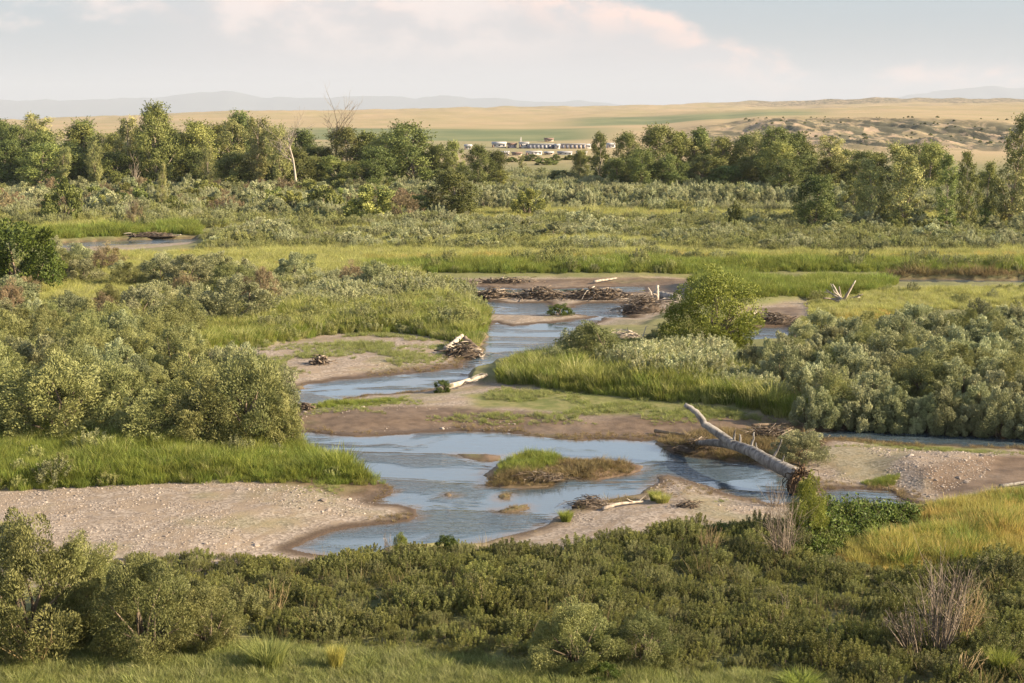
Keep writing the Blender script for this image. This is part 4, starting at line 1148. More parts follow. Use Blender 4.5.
# ------------------------------------------------------------------ trees: trunk with limbs and a crown of leaf clumps, unit height
def tree_meshes(name, mat, nleaf, leaf, seed, halfw=0.28, base=0.18, clumps=34, kind='round', trunk_r=0.016, bark='trunk', cr=(0.055, 0.11)):
    r = np.random.default_rng(seed); g, s = Geo(), Geo()
    lean = r.normal(0, .02, 2)
    top = 0.93
    tp = [(lean[0] * t * 3 + r.normal(0, .006), lean[1] * t * 3 + r.normal(0, .006), t) for t in np.linspace(-0.02, top, 8)]
    tube(s, tp, np.linspace(trunk_r * 1.25, trunk_r * 0.22, 8), 7, 0.6)
    per = nleaf // clumps
    lobes = r.uniform(0, 6.283, 3)
    for i in range(clumps):
        t = (i + r.random()) / clumps
        z = base + (1 - base) * t * 0.95
        if kind == 'round': prof = max(0.12, math.sin(math.pi * (0.10 + 0.86 * t) ** 0.85)) ** 0.65
        elif kind == 'column': prof = max(0.15, math.sin(math.pi * (0.12 + 0.85 * t) ** 0.75)) ** 0.75
        else: prof = max(0.15, (0.4 + 0.9 * t) * math.sin(math.pi * (0.08 + 0.86 * t))) ** 0.7
        a = i * 2.39996 + r.uniform(-.6, .6)
        rad = halfw * prof * (0.25 + 0.65 * r.random() ** .6) * (1 + 0.22 * math.cos(2 * (a - lobes[0])))
        c = np.array([rad * math.cos(a) + lean[0] * z * 3, rad * math.sin(a) + lean[1] * z * 3, z])
        b0 = max(0.10, z - rad * 1.1 - 0.08)
        tube(s, [(lean[0] * b0 * 3, lean[1] * b0 * 3, b0), (c * 0.55 + np.array([lean[0] * b0 * 3, lean[1] * b0 * 3, b0]) * 0.45) + r.normal(0, .008, 3), c],
             [trunk_r * 0.45 * (1.1 - t * .7), trunk_r * .3 * (1.1 - t * .7), trunk_r * .1], 5, 0.6)
        R0 = r.uniform(*cr) * (1.0 if kind != 'column' else 0.85)
        k = int(per * r.uniform(.6, 1.4) * (R0 / np.mean(cr)) ** 2)
        d = r.normal(0, 1, (k, 3)); d[:, 2] += 0.25; d /= np.linalg.norm(d, axis=1)[:, None]
        C = c + d * (R0 * (0.35 + 0.75 * r.random(k)))[:, None]
        nsp = 8; sdv = r.normal(0, 1, (nsp, 3)) + np.array([math.cos(a), math.sin(a), 0.8 if kind != 'column' else 1.8]); sdv /= np.linalg.norm(sdv, axis=1)[:, None]
        m = r.random(k) < 0.25
        C[m] = (c + sdv[r.integers(0, nsp, k)] * (r.random(k) * R0 * 1.7)[:, None] + r.normal(0, .006, (k, 3)))[m]
        leaves(g, C, d * .5 + r.normal(0, .6, (k, 3)) + np.array([0, 0, .1]), leaf[0] * r.uniform(.6, 1.3, k), leaf[1] * r.uniform(.6, 1.3, k),
               np.clip(0.5 + .17 * r.normal() + r.normal(0, .22, k), 0, 1), r, 0, d * .8 + np.array([math.cos(a), math.sin(a), .3]) * .8 + r.normal(0, .22, (k, 3)))
    return g.mesh(name + '_crown', [mat]), s.mesh(name + '_trunk', [M[bark]])


TREE = {
    'cottonwood': ([tree_meshes('cottonwood', M['cotton'], 18000, (0.020, 0.0135), 700 + i, 0.30, 0.12, 44, 'round') for i in range(4)], 0.36),
    'open': ([tree_meshes('open_cottonwood', M['poplar'], 11000, (0.020, 0.0135), 720 + i, 0.28, 0.18, 36, 'vase', cr=(0.05, 0.095)) for i in range(3)], 0.34),
    'dense': ([tree_meshes('dense_tree', M['dense'], 17000, (0.024, 0.016), 740 + i, 0.34, 0.06, 38, 'round', cr=(0.07, 0.13)) for i in range(3)], 0.42),
    'mid': ([tree_meshes('green_tree', M['cotton'], 15000, (0.023, 0.015), 760 + i, 0.26, 0.06, 38, 'column', cr=(0.055, 0.10)) for i in range(3)], 0.32),
    'poplar': ([tree_meshes('poplar', M['poplar'], 18000, (0.019, 0.0125), 780 + i, 0.24, 0.04, 54, 'column', 0.012, cr=(0.045, 0.09)) for i in range(3)], 0.28),
    'spire': ([tree_meshes('spire_poplar', M['cotton'], 12000, (0.018, 0.0115), 790 + i, 0.17, 0.08, 44, 'column', 0.010, cr=(0.040, 0.075)) for i in range(2)], 0.22),
}
_tc = {}


def tree(name, kind, px, row, top, wpx, label, group=None, cat='tree', y=None):
    x, yy = gp(px, row, 0.6); z = gz1(x, yy)
    if y is not None: yy = y; x = (px - CX) / F * depth_at(y, .6); z = gz1(x, yy)
    dp = depth_at(yy, z); _, r0 = proj(x, yy, z)
    h = (r0 - top) / F * dp; w = wpx / F * dp
    meshes, hw = TREE[kind]; i = _tc.get(kind, 0); _tc[kind] = i + 1
    e = empty(name, (x, yy, z - 0.05)); e.rotation_euler = (0, 0, random.uniform(0, 6.283)); e.scale = (w / 2 / hw, w / 2 / hw, h)
    c, t = meshes[i % len(meshes)]
    for nm, me in (('trunk', t), ('crown', c)):
        o = link(bpy.data.objects.new(nm, me)); o.parent = e
    tag(e, label, cat, group)
    return e


def bare_tree(name, px, row, top, label, seed, mat='dead_wood', spread=0.35, fine=3, cat='dead tree'):
    r = np.random.default_rng(seed); s = Geo()
    x, yy = gp(px, row, 0.6); z = gz1(x, yy); dp = depth_at(yy, z); h = (row - top) / F * dp
    def grow(p, d, L, rad, lv):
        n = 5; pts = [p]; dd = d.copy()
        for i in range(n):
            dd = dd + r.normal(0, .13, 3) + np.array([0, 0, .05]); dd /= np.linalg.norm(dd); pts.append(pts[-1] + dd * L / n)
        tube(s, pts, np.linspace(rad, rad * .35, n + 1), 6 if lv == 0 else 4, r.random())
        if lv >= fine: return
        for k in range(11 if lv == 0 else 5):
            t = r.uniform(.3 if lv == 0 else .2, 1.0); j = min(n - 1, int(t * n)); b = pts[j] + (pts[j + 1] - pts[j]) * (t * n - j)
            a = r.uniform(0, 6.283); nd = dd * .75 + np.array([math.cos(a), math.sin(a), .35]) * spread * 2; nd /= np.linalg.norm(nd)
            grow(b, nd, L * r.uniform(.32, .55), rad * (1 - .6 * t) * .55, lv + 1)
    grow(np.array([0., 0, -0.3]), np.array([0., 0, 1]), h * .92, h * .023, 0)
    e = link(bpy.data.objects.new(name, s.mesh(name, [M[mat]]))); e.location = (x, yy, z); tag(e, label, cat)
    return e


tree('bush_tree', 'dense', 814, 233, 176, 58, 'round dark green bush tree alone left of the poplars')
tree('bush_tree', 'dense', 460, 219, 171, 72, 'broad olive bush tree in the middle of the far scrub')
GL, GR = 'trees of the left tree line', 'trees of the right tree line'
# front trees with a label each
tree('cottonwood_tree', 'cottonwood', 157, 191, 105, 56, 'tallest cottonwood of the left tree line with a pale visible trunk', GL)
tree('cottonwood_tree', 'open', 128, 190, 118, 44, 'yellowish cottonwood left of the tallest one', GL)
tree('dense_tree', 'dense', 416, 187, 125, 76, 'dense dark rounded tree at the right end of the left tree line', GL)
tree('dense_tree', 'dense', 440, 187, 145, 40, 'lower dark tree leaning on the dense rounded one', GL)
tree('cottonwood_tree', 'open', 61, 192, 147, 26, 'small sunlit yellow tree in front of the left dark wood', GL)
tree('cottonwood_tree', 'open', 97, 193, 144, 26, 'small sunlit tree with a thin white trunk left of the tall cottonwood', GL)
tree('cottonwood_tree', 'open', 209, 194, 147, 26, 'small pale golden tree right of the tall cottonwood', GL)
tree('poplar_tree', 'poplar', 161, 213, 164, 17, 'thin pale poplar in front of the tall cottonwood', GL)
tree('cottonwood_tree', 'open', 258, 192, 118, 46, 'tall thin crowned cottonwood left of the bare pale trees', GL)
tree('cottonwood_tree', 'open', 281, 193, 126, 34, 'thin crowned yellowish cottonwood beside the bare pale tree', GL)
bare_tree('bare_tree', 298, 194, 130, 'bare pale tree with spreading forked limbs in the left tree line', 41, spread=.42)
bare_tree('bare_tree', 334, 184, 113, 'tall bare reddish brown tree rising over the left tree line', 42, mat='brown_bark' if 'brown_bark' in M else 'trunk', spread=.28)
bare_tree('bare_tree', 136, 194, 160, 'short bare brown snag under the tall cottonwood', 43, mat='trunk', spread=.2, fine=2)
spec = [(-20, 120, 50, 'cottonwood'), (6, 121, 44, 'cottonwood'), (34, 120, 40, 'open'), (20, 134, 40, 'cottonwood'), (52, 130, 40, 'dense'), (78, 122, 44, 'dense'), (86, 126, 38, 'mid'), (108, 128, 40, 'open'), (116, 133, 34, 'cottonwood'),
        (142, 131, 36, 'cottonwood'), (178, 132, 40, 'dense'), (200, 125, 46, 'cottonwood'), (222, 130, 42, 'cottonwood'), (236, 126, 36, 'open'), (246, 121, 38, 'dense'), (186, 140, 36, 'cottonwood'), (166, 136, 36, 'dense'),
        (270, 131, 44, 'dense'), (306, 134, 44, 'dense'), (322, 142, 36, 'cottonwood'), (350, 132, 40, 'cottonwood'), (366, 134, 42, 'mid'), (384, 138, 36, 'cottonwood'), (396, 142, 40, 'dense'), (455, 140, 26, 'mid'),
        (478, 146, 30, 'cottonwood'), (492, 155, 30, 'dense'), (500, 166, 28, 'mid'), (290, 146, 40, 'dense'), (232, 146, 44, 'cottonwood'), (40, 146, 44, 'cottonwood'), (76, 148, 44, 'dense'), (2, 146, 44, 'dense'),
        (340, 156, 40, 'mid'), (372, 156, 44, 'dense'), (150, 150, 44, 'dense'), (120, 152, 40, 'dense'), (198, 152, 40, 'dense'), (262, 150, 40, 'dense'), (312, 158, 40, 'cottonwood'), (352, 160, 34, 'cottonwood')]
TONE = {'cottonwood': 'mid green broad', 'mid': 'upright green', 'dense': 'dark dense', 'open': 'pale thin crowned', 'poplar': 'pale poplar', 'spire': 'narrow dark'}
r_ = np.random.default_rng(12)
for px, tp, w, kd in spec:
    front = tp > 143
    where = 'at the left end' if px < 70 else ('left of the tallest cottonwood' if px < 135 else ('behind the tallest cottonwood' if px < 180 else ('right of the tallest cottonwood' if px < 260 else (
        'among the bare trees' if px < 345 else ('left of the dense rounded tree' if px < 410 else 'right of the dense rounded tree')))))
    tree({'cottonwood': 'cottonwood_tree', 'open': 'cottonwood_tree', 'mid': 'green_tree', 'dense': 'dense_tree'}[kd], kd, px, (190 if front else 185) + r_.uniform(-2, 2), tp - 1.5 + r_.normal(0, 3.5), w * 1.32,
         '%s %s tree %s in the left tree line' % ('low' if front else 'tall', TONE[kd], where), GL)
# right tree line
tree('green_tree', 'mid', 600, 184, 132, 30, 'tall double-topped tree alone at the left end of the right tree line', GR)
tree('cottonwood_tree', 'cottonwood', 579, 183, 150, 26, 'lower tree left of the tall double-topped tree', GR)
tree('dense_tree', 'dense', 560, 183, 170, 36, 'dark low bushy tree beside the gap with the far town', GR)
tree('cottonwood_tree', 'open', 523, 176, 155, 12, 'small thin tree in front of the far town', GR)
spec = [(618, 158, 30, 'dense'), (630, 142, 30, 'cottonwood'), (646, 150, 30, 'dense'), (660, 135, 42, 'cottonwood'), (678, 136, 36, 'mid'), (694, 141, 36, 'open'), (706, 136, 36, 'mid'), (722, 140, 34, 'cottonwood'),
        (740, 139, 34, 'dense'), (756, 137, 34, 'open'), (774, 132, 36, 'cottonwood'), (790, 136, 40, 'dense'), (806, 140, 36, 'mid'), (826, 139, 40, 'open'), (842, 146, 40, 'dense'), (858, 152, 36, 'cottonwood'),
        (876, 150, 36, 'mid'), (908, 142, 38, 'dense'), (930, 150, 40, 'cottonwood'), (925, 158, 36, 'dense'), (780, 150, 40, 'cottonwood'), (750, 158, 36, 'cottonwood'), (700, 160, 34, 'cottonwood'), (668, 160, 32, 'dense'),
        (636, 162, 30, 'cottonwood'), (724, 162, 34, 'dense'), (806, 160, 40, 'dense'), (836, 164, 38, 'cottonwood'), (962, 172, 26, 'dense'), (1030, 160, 40, 'cottonwood'), (985, 176, 30, 'dense')]
for px, tp, w, kd in spec:
    front = tp > 149
    where = 'left stretch' if px < 690 else ('middle stretch' if px < 770 else ('stretch left of the poplars' if px < 870 else 'stretch behind the poplars'))
    tree({'cottonwood': 'cottonwood_tree', 'open': 'cottonwood_tree', 'mid': 'green_tree', 'dense': 'dense_tree'}[kd], kd, px, (190 if px > 760 else 186) + (4 if front else 0) + r_.uniform(-1, 2), tp - 2 + r_.normal(0, 3.5), w * 1.35,
         '%s %s tree in the right tree line, %s' % ('low' if front else 'tall', TONE[kd], where), GR)
GP = 'poplars and trees in front of the right tree line'
tree('poplar_tree', 'poplar', 903, 229, 145, 58, 'tall pale golden poplar, the brightest of the poplars', GP)
tree('poplar_tree', 'poplar', 874, 228, 158, 48, 'shorter ragged pale poplar left of the brightest poplar', GP)
tree('poplar_tree', 'spire', 946, 232, 154, 36, 'dark poplar with two spires right of the brightest poplar', GP)
tree('poplar_tree', 'spire', 966, 230, 150, 30, 'narrow dark poplar between the two-spired one and the tall edge poplar', GP)
tree('poplar_tree', 'poplar', 1008, 228, 114, 54, 'tallest poplar at the right edge with a sunlit pale trunk', GP)
tree('poplar_tree', 'spire', 984, 226, 162, 32, 'dark bushy poplar left of the tallest edge poplar', GP)
tree('poplar_tree', 'poplar', 1052, 226, 128, 50, 'poplar cut by the right edge of the view', GP)
tree('green_tree', 'mid', 820, 196, 158, 50, 'brownish green tree behind the round bush tree', GP)
tree('cottonwood_tree', 'cottonwood', 790, 198, 160, 44, 'brown-tinged cottonwood in front of the right tree line', GP)
tree('green_tree', 'mid', 853, 214, 178, 36, 'mid green bushy tree between the round bush tree and the poplars', GP)
print('objects', len(bpy.data.objects))
# =====PART2=====

# ------------------------------------------------------------------ driftwood, logs and dead shrubs
def P3(px, row, y):
    z = H + y * float(slope_of_row(row))
    return ((px - CX) / F * depth_at(y, z), y, z)


def on_ground(px, row, dz=0.0):
    x, y = gp(px, row, 0.3); z = gz1(x, y); x, y = gp(px, row, z); z = gz1(x, y)
    return np.array([x, y, z + dz])


def bend(pts, n=14, wob=0.03, seed=0):
    """smooth curve through the points with a natural wobble"""
    r = np.random.default_rng(seed); pts = np.asarray(pts, float)
    t = np.linspace(0, len(pts) - 1, n); i = np.minimum(t.astype(int), len(pts) - 2); f = (t - i)[:, None]
    P = np.vstack([2 * pts[0] - pts[1], pts, 2 * pts[-1] - pts[-2]])
    a, b, c, d = P[i], P[i + 1], P[i + 2], P[i + 3]
    o = .5 * (2 * b + (c - a) * f + (2 * a - 5 * b + 4 * c - d) * f ** 2 + (3 * b - a - 3 * c + d) * f ** 3)
    return o + r.normal(0, wob, o.shape)


def part(name, g, mat, parent, sm=True):
    o = link(bpy.data.objects.new(name, g.mesh(name, [mat], sm))); o.parent = parent
    o.matrix_parent_inverse = parent.matrix_world.inverted() if False else Matrix.Translation(-parent.location)
    return o


def lump(g, c, rad, seed, mat=0, tint=.4, sub=3):
    import bmesh
    bm = bmesh.new(); bmesh.ops.create_icosphere(bm, subdivisions=sub, radius=1)
    V = np.array([v.co[:] for v in bm.verts]); Fc = np.array([[v.index for v in f.verts] for f in bm.faces]); bm.free()
    n = fbm(V[:, 0] * 2.1 + seed, V[:, 1] * 2.1 + V[:, 2] * 1.7, 4, seed) * .35
    g.add(np.array(c) + V * (1 + n)[:, None] * np.array(rad), [Fc], tint, mat)


def big_log():
    root = on_ground(781, 492)
    e = empty('fallen_log', tuple(root)); tag(e, 'large grey fallen tree trunk with a raised forked limb reaching over the main pool', 'log')
    A = np.array(P3(796, 475, 77.0)); B = np.array(P3(774, 464, 78.2)); Cc = np.array(P3(750, 451, 80.6)); Dd = np.array(P3(729, 443.5, 83.0))
    g = Geo(); tube(g, bend([A, B, Cc, Dd], 18, .015, 1), np.linspace(.40, .27, 18), 14, .55, wob=.015, r=np.random.default_rng(3)); part('trunk', g, M['grey_wood'], e)
    g = Geo(); tube(g, bend([Dd + (Cc - Dd) * .25, np.array(P3(722, 436, 83.4)), np.array(P3(706, 425, 84.0)), np.array(P3(697, 413, 84.3)), np.array(P3(685, 405, 84.6))], 18, .02, 2), np.linspace(.29, .13, 18), 11, .6, wob=.018, r=np.random.default_rng(4)); part('limb', g, M['grey_wood'], e)
    g = Geo(); tube(g, bend([Dd + (Cc - Dd) * .15, np.array(P3(713, 442.5, 85.0)), np.array(P3(697, 443, 86.4))], 10, .01, 5), np.linspace(.28, .15, 10), 10, .45, wob=.015, r=np.random.default_rng(5)); part('limb', g, M['grey_wood'], e)
    r = np.random.default_rng(18)
    for i, (f_, L_) in enumerate([(.18, .5), (.36, .9), (.52, .35), (.66, .7), (.83, .4), (.92, .6)]):
        q_ = A + (Dd - A) * f_; q_ = np.array(P3(*[float(v) for v in proj(q_[0], q_[1], q_[2])], q_[1])); q_[2] = np.interp(f_, [0, .35, .7, 1], [A[2], (A[2] + Cc[2]) / 2, Cc[2], Dd[2]])
        d_ = np.array([r.normal(0, .5), r.normal(-.2, .5), 1.0]); d_ /= np.linalg.norm(d_)
        g = Geo(); tube(g, bend([q_, q_ + d_ * (.3 + L_ * .5), q_ + d_ * (.3 + L_) + r.normal(0, .08, 3)], 7, .01, i), np.linspace(.09, .03, 7), 7, .5); part('snag', g, M['grey_wood'], e)
    g = Geo(); r = np.random.default_rng(8)
    for i in range(60):
        a = r.uniform(0, 6.28); out = np.array([math.cos(a) * .9 + .15, -.45 + .5 * r.normal(), math.sin(a) * .9]); L = r.uniform(.35, .95)
        p1 = A + np.array([.1, -.1, -.05]) + out * .35; p2 = p1 + out * L * .5 + r.normal(0, .12, 3); p3 = p2 + out * L * .12 + np.array([0, 0, -.75 * L]) + r.normal(0, .15, 3)
        p3[2] = max(p3[2], root[2] - .1); tube(g, bend([A, p1, p2, p3], 8, .02, i), np.linspace(.055, .008, 8), 5, r.random())
    part('roots', g, M['root'], e, False)
    g = Geo(); lump(g, A + np.array([.05, -.05, -.55]), (.52, .45, .68), 3); part('root_clod', g, M['root'], e)


big_log()


def log(name, a, b, r0, r1, label, mat='dead_wood', mid=None, cat='log', seed=0, branches=0):
    a, b = np.array(a), np.array(b)
    pts = [a, b] if mid is None else [a, np.array(mid), b]
    g = Geo(); c = tuple(a)
    P = bend(pts, 12, r0 * .10, seed) - a
    tube(g, P, np.linspace(r0, r1, 12), 10, .6, wob=.018, r=np.random.default_rng(seed))
    r = np.random.default_rng(seed + 5)
    for i in range(branches):
        q = P[int(r.integers(3, 11))]; d = r.normal(0, 1, 3); d[2] = abs(d[2]) + .2; d /= np.linalg.norm(d)
        tube(g, bend([q, q + d * r0 * 4, q + d * r0 * 6 + r.normal(0, r0, 3)], 6, .01, i), np.linspace(r0 * .4, r0 * .1, 6), 6, .6)
    o = link(bpy.data.objects.new(name, g.mesh(name, [M[mat]], True))); o.location = c
    tag(o, label, cat)
    return o


log('driftwood_log', on_ground(437, 392, .16), on_ground(486, 381, .22), .24, .12, 'pale straight log lying on the mud between the two reaches of the river', seed=1, branches=2)
log('driftwood_log', on_ground(446, 353, .15), on_ground(462, 347, 1.0), .30, .16, 'pale broken slab of wood leaning on the small debris heap at the left bank', seed=2)
log('driftwood_log', on_ground(464, 349, 1.0), on_ground(482, 355, .1), .22, .14, 'dark log sloping down to the water from the small debris heap', 'drift', seed=3)
log('driftwood_log', on_ground(656, 297, .3), on_ground(678, 301, .3), .42, .36, 'thick grey log behind the lone bright willow tree', 'grey_wood', seed=4)
log('driftwood_log', on_ground(603, 510, .1), on_ground(643, 503, .12), .10, .05, 'thin pale branch lying on the near gravel bar', seed=5, branches=2, mid=on_ground(620, 507, .2))
log('driftwood_log', on_ground(744, 326, .5), on_ground(757, 321, .9), .25, .12, 'short pale log on the brown mound right of the lone bright willow tree', seed=6)
log('driftwood_log', on_ground(594, 285, .3), on_ground(617, 280, .3), .16, .08, 'thin straight pole lying on the far mud bank', seed=7)
log('driftwood_log', on_ground(632, 333, .1), on_ground(626, 343, 1.1), .07, .03, 'thin bleached branch sticking up left of the lone bright willow tree', seed=8, branches=2)
log('driftwood_log', on_ground(641, 343, .0), on_ground(646, 341, 1.3), .06, .03, 'small forked pale stick standing by the very small dark shrub', seed=9, branches=2)
log('driftwood_log', on_ground(655, 435, .2), on_ground(690, 439, .25), .12, .07, 'dark log half buried in the mud bank behind the big fallen trunk', 'drift', seed=10)
log('driftwood_log', on_ground(752, 430, .3), on_ground(790, 428, .3), .10, .06, 'brown log on the mud under the right bank thicket', 'drift', seed=11)
log('driftwood_log', on_ground(1000, 488, .1), on_ground(1040, 482, .1), .10, .06, 'grey log at the right edge on the gravel beside the ripe grass', 'grey_wood', seed=12)


def root_wad(px, row, h, w, label, seed, n=7, thick=.2):
    r = np.random.default_rng(seed); b = on_ground(px, row); g = Geo(); s_ = depth_at(b[1]) / F
    Hh, Ww = h * s_, w * s_
    for i in range(n):
        a = -1.25 + 2.5 * i / (n - 1) + r.normal(0, .1); L = Hh * r.uniform(.75, 1.15)
        d = np.array([math.sin(a) * Ww / Hh * .62, r.normal(0, .25), max(.12, math.cos(a) * 1.0)])
        p1 = d * L * .4 + r.normal(0, .06, 3); p2 = d * L + r.normal(0, .22, 3) + np.array([0, 0, -.1])
        tube(g, bend([np.zeros(3), p1, p2], 10, .015, i + seed), np.linspace(thick, thick * .28, 10), 8, r.random())
        if r.random() < .6: tube(g, bend([p1, p1 + (p2 - p1) * .4 + r.normal(0, .2, 3), p2 + r.normal(0, .45, 3)], 7, .01, i), np.linspace(thick * .5, thick * .12, 7), 6, r.random())
    lump(g, (0, 0, .12), (Ww * .22, .4, .3), seed, sub=2)
    o = link(bpy.data.objects.new('root_wad', g.mesh('root_wad', [M['dead_wood']], True))); o.location = b; tag(o, label, 'root wad')


root_wad(843, 304, 22, 38, 'bleached root wad with upturned white roots on the right flat', 71, 8, .20)


def stump(px, row):
    b = on_ground(px, row); e = empty('dead_stump', tuple(b)); tag(e, 'bleached stump with two upright prongs rising from the brush heap in mid river', 'stump')
    for k, (dx, dz, rr) in enumerate([(-.55, 1.75, .17), (.12, 2.0, .24)]):
        g = Geo(); tube(g, bend([b + np.array([dx * .3, 0, -.2]), b + np.array([dx * .8, 0, dz * .5]), b + np.array([dx * 1.5, .1, dz])], 10, .03, k), np.linspace(rr, rr * .6, 10), 9, .7, wob=.08, r=np.random.default_rng(k)); part('prong', g, M['dead_wood'], e)
    g = Geo()
    for k in range(6):
        r = np.random.default_rng(90 + k); d = r.normal(0, 1, 3); d[2] = abs(d[2]) * .5; d[:2] *= 1.4
        tube(g, bend([b + np.array([0, 0, .3]), b + d * .6 + np.array([.2, 0, .4]), b + d * 1.3 + np.array([0, 0, -.1])], 8, .02, k), np.linspace(.14, .03, 8), 6, .5)
    part('roots', g, M['dead_wood'], e)


stump(656, 305)


def drift_pile(px, row, wpx, h, dep, label, seed, n=150, L=(.6, 2.6), rad=(.02, .09), mats=('drift', 'dead_wood'), name='driftwood_heap', cat='driftwood heap', leafy=0.0):
    r = np.random.default_rng(seed); b = on_ground(px, row); g = Geo(); Wm = wpx * depth_at(b[1]) / F
    lump(g, (0, 0, -.05), (Wm * .42, dep * .42, h * .45), seed, sub=3, tint=.25)
    for i in range(n):
        x, y = r.normal(0, Wm * .22), r.normal(0, dep * .22)
        rho = (x / (Wm * .5)) ** 2 + (y / (dep * .5)) ** 2
        zt = h * max(0.08, 1 - rho) * r.uniform(.3, 1.0)
        a = r.uniform(0, 6.28); le = r.uniform(*L) * (1.0 if r.random() > .12 else 1.6); d = np.array([math.cos(a), math.sin(a), r.normal(0, .16)])
        c = np.array([x, y, zt]); p0, p1 = c - d * le / 2, c + d * le / 2; p0[2] = max(p0[2], .02); p1[2] = max(p1[2], .02)
        m = (p0 + p1) / 2 + r.normal(0, .10, 3) * le * .5
        tube(g, bend([p0, m, p1], 5, 0.0, i), np.linspace(1, .4, 5) * (rad[0] + (rad[1] - rad[0]) * r.random() ** 2.2), 5, r.random(), 1 if r.random() < .12 else 0)
    o = link(bpy.data.objects.new(name, g.mesh(name, [M[mats[0]], M[mats[1]]], False))); o.location = b; tag(o, label, cat)
    return o


drift_pile(494, 300, 46, .95, 2.2, 'left part of the long driftwood jam across the upper river', 1, 190)
drift_pile(541, 300, 58, 1.1, 2.6, 'middle part of the long driftwood jam across the upper river', 2, 240)
drift_pile(598, 299, 84, 1.05, 3.0, 'right part of the long driftwood jam across the upper river', 3, 300)
drift_pile(642, 312, 52, 1.9, 4.0, 'tall brown brush heap around the two pronged stump', 4, 320, (.5, 2.2), (.012, .05), name='brush_heap', cat='brush heap')
drift_pile(463, 356, 42, 1.1, 2.4, 'small brown debris heap on the left bank above the rapids', 5, 140, (.5, 1.8))
drift_pile(772, 326, 58, .95, 2.4, 'brown debris mound at the side pool right of the lone bright willow tree', 6, 180, (.5, 2.0), (.015, .06))
drift_pile(321, 364, 20, .7, 1.4, 'small dark debris clump on the mud left of the upper reach', 7, 60, (.4, 1.2))
drift_pile(305, 409, 16, .45, 1.0, 'little debris clump at the water edge under the left bank willows', 8, 40, (.4, 1.2))
drift_pile(590, 506, 44, .55, 1.8, 'dark brushy debris on the edge of the near gravel bar', 9, 150, (.3, 1.0), (.008, .03), name='brush_heap', cat='brush heap')
drift_pile(688, 506, 30, .30, 1.2, 'low brown twig heap on the near gravel bar', 10, 70, (.3, .9), (.008, .025), name='brush_heap', cat='brush heap')
drift_pile(620, 337, 60, .5, 3.0, 'scattered grey sticks on the bank left of the lone bright willow tree', 11, 90, (.6, 2.0), (.015, .05), ('dead_wood', 'drift'))
drift_pile(505, 283, 70, .5, 2.0, 'low drift line on the far mud bank', 12, 110, (.5, 2.0))
drift_pile(770, 440, 70, .9, 3.0, 'dark brushy drift piled behind the big fallen trunk', 13, 240, (.5, 1.8), (.012, .05), name='brush_heap', cat='brush heap')
drift_pile(700, 454, 60, .6, 2.4, 'dark matted drift under the forked limb of the big fallen trunk', 14, 220, (.4, 1.4), (.010, .04), name='brush_heap', cat='brush heap')
drift_pile(150, 241, 60, .5, 2.5, 'brown drift line at the far bend of the river', 15, 90, (.8, 3.0), (.03, .09))
drift_pile(536, 480, 70, .35, 1.4, 'brown stick tangle on the front of the main islet', 16, 150, (.3, 1.1), (.008, .03), name='brush_heap', cat='brush heap')


def dead_shrub(px, row, h, w, label, seed, n=26, mat='stem', lean=.0, name='dead_shrub', cat='dead shrub', thick=.028, sub=4):
    r = np.random.default_rng(seed); b = on_ground(px, row); g = Geo(); s_ = depth_at(b[1]) / F; Hh, Ww = h * s_, w * s_
    for i in range(n):
        a = r.uniform(0, 6.28); q = r.random() ** .6
        tip = np.array([math.cos(a) * q * Ww / 2 + lean * Hh, math.sin(a) * q * Ww / 2, Hh * r.uniform(.65, 1.0) * (1 - .25 * q)])
        b0 = np.array([math.cos(a) * q * Ww * .14, math.sin(a) * q * Ww * .14, -.05])
        P = bend([b0, b0 * .5 + tip * .45 + r.normal(0, .06, 3), tip], 8, .012, i + seed)
        tube(g, P, np.linspace(thick, thick * .25, 8), 4, r.random())
        for k in range(sub):
            t = int(r.integers(2, 7)); d = r.normal(0, .5, 3) + (tip - b0) / Hh; L = Hh * r.uniform(.12, .30)
            tube(g, bend([P[t], P[t] + d * L * .5, P[t] + d * L + r.normal(0, .03, 3)], 5, .006, k), np.linspace(thick * .4, thick * .12, 5), 3, r.random())
    o = link(bpy.data.objects.new(name, g.mesh(name, [M[mat]], False))); o.location = b; tag(o, label, cat)
    return o


M['dead_twig'] = bark_mat('dead grey brown twigs', (0.13, 0.105, 0.085), (0.34, 0.28, 0.225), 2, 3)
M['dry_stalk'] = bark_mat('straw coloured stalks', (0.30, 0.22, 0.12), (0.50, 0.39, 0.22), 2, 3)
dead_shrub(938, 652, 108, 62, 'tall dead brown shrub of bare upright stems in front of the ripe grass', 1, 38, 'dead_twig', .05, thick=.026, sub=7)
dead_shrub(915, 655, 60, 40, 'lower dead shrub leaning left of the tall dead brown one', 11, 26, 'dead_twig', -.25, thick=.024, sub=5)
dead_shrub(962, 640, 70, 44, 'straw coloured dead stems right of the tall dead brown shrub', 12, 24, 'dry_stalk', .12, thick=.018, sub=5)
dead_shrub(784, 562, 82, 56, 'dry reddish brown twiggy shrub between the big log roots and the brush', 2, 34, 'dead_twig', .0, thick=.018, sub=7)
dead_shrub(708, 560, 44, 30, 'tuft of dry straw coloured stalks at the upper edge of the brush', 3, 34, 'dry_stalk', .05, thick=.014, sub=2)
dead_shrub(387, 558, 30, 14, 'pale bare twig cluster at the near water edge', 4, 14, 'dead_twig', .0, thick=.014, sub=3)
dead_shrub(776, 505, 34, 30, 'cluster of thin bare twigs in front of the big log roots', 5, 22, 'dead_twig', .0, thick=.012, sub=3)
dead_shrub(35, 660, 46, 90, 'spreading bare tan branches at the foot of the large corner willow', 6, 18, 'dry_stalk', .0, thick=.035, sub=3)
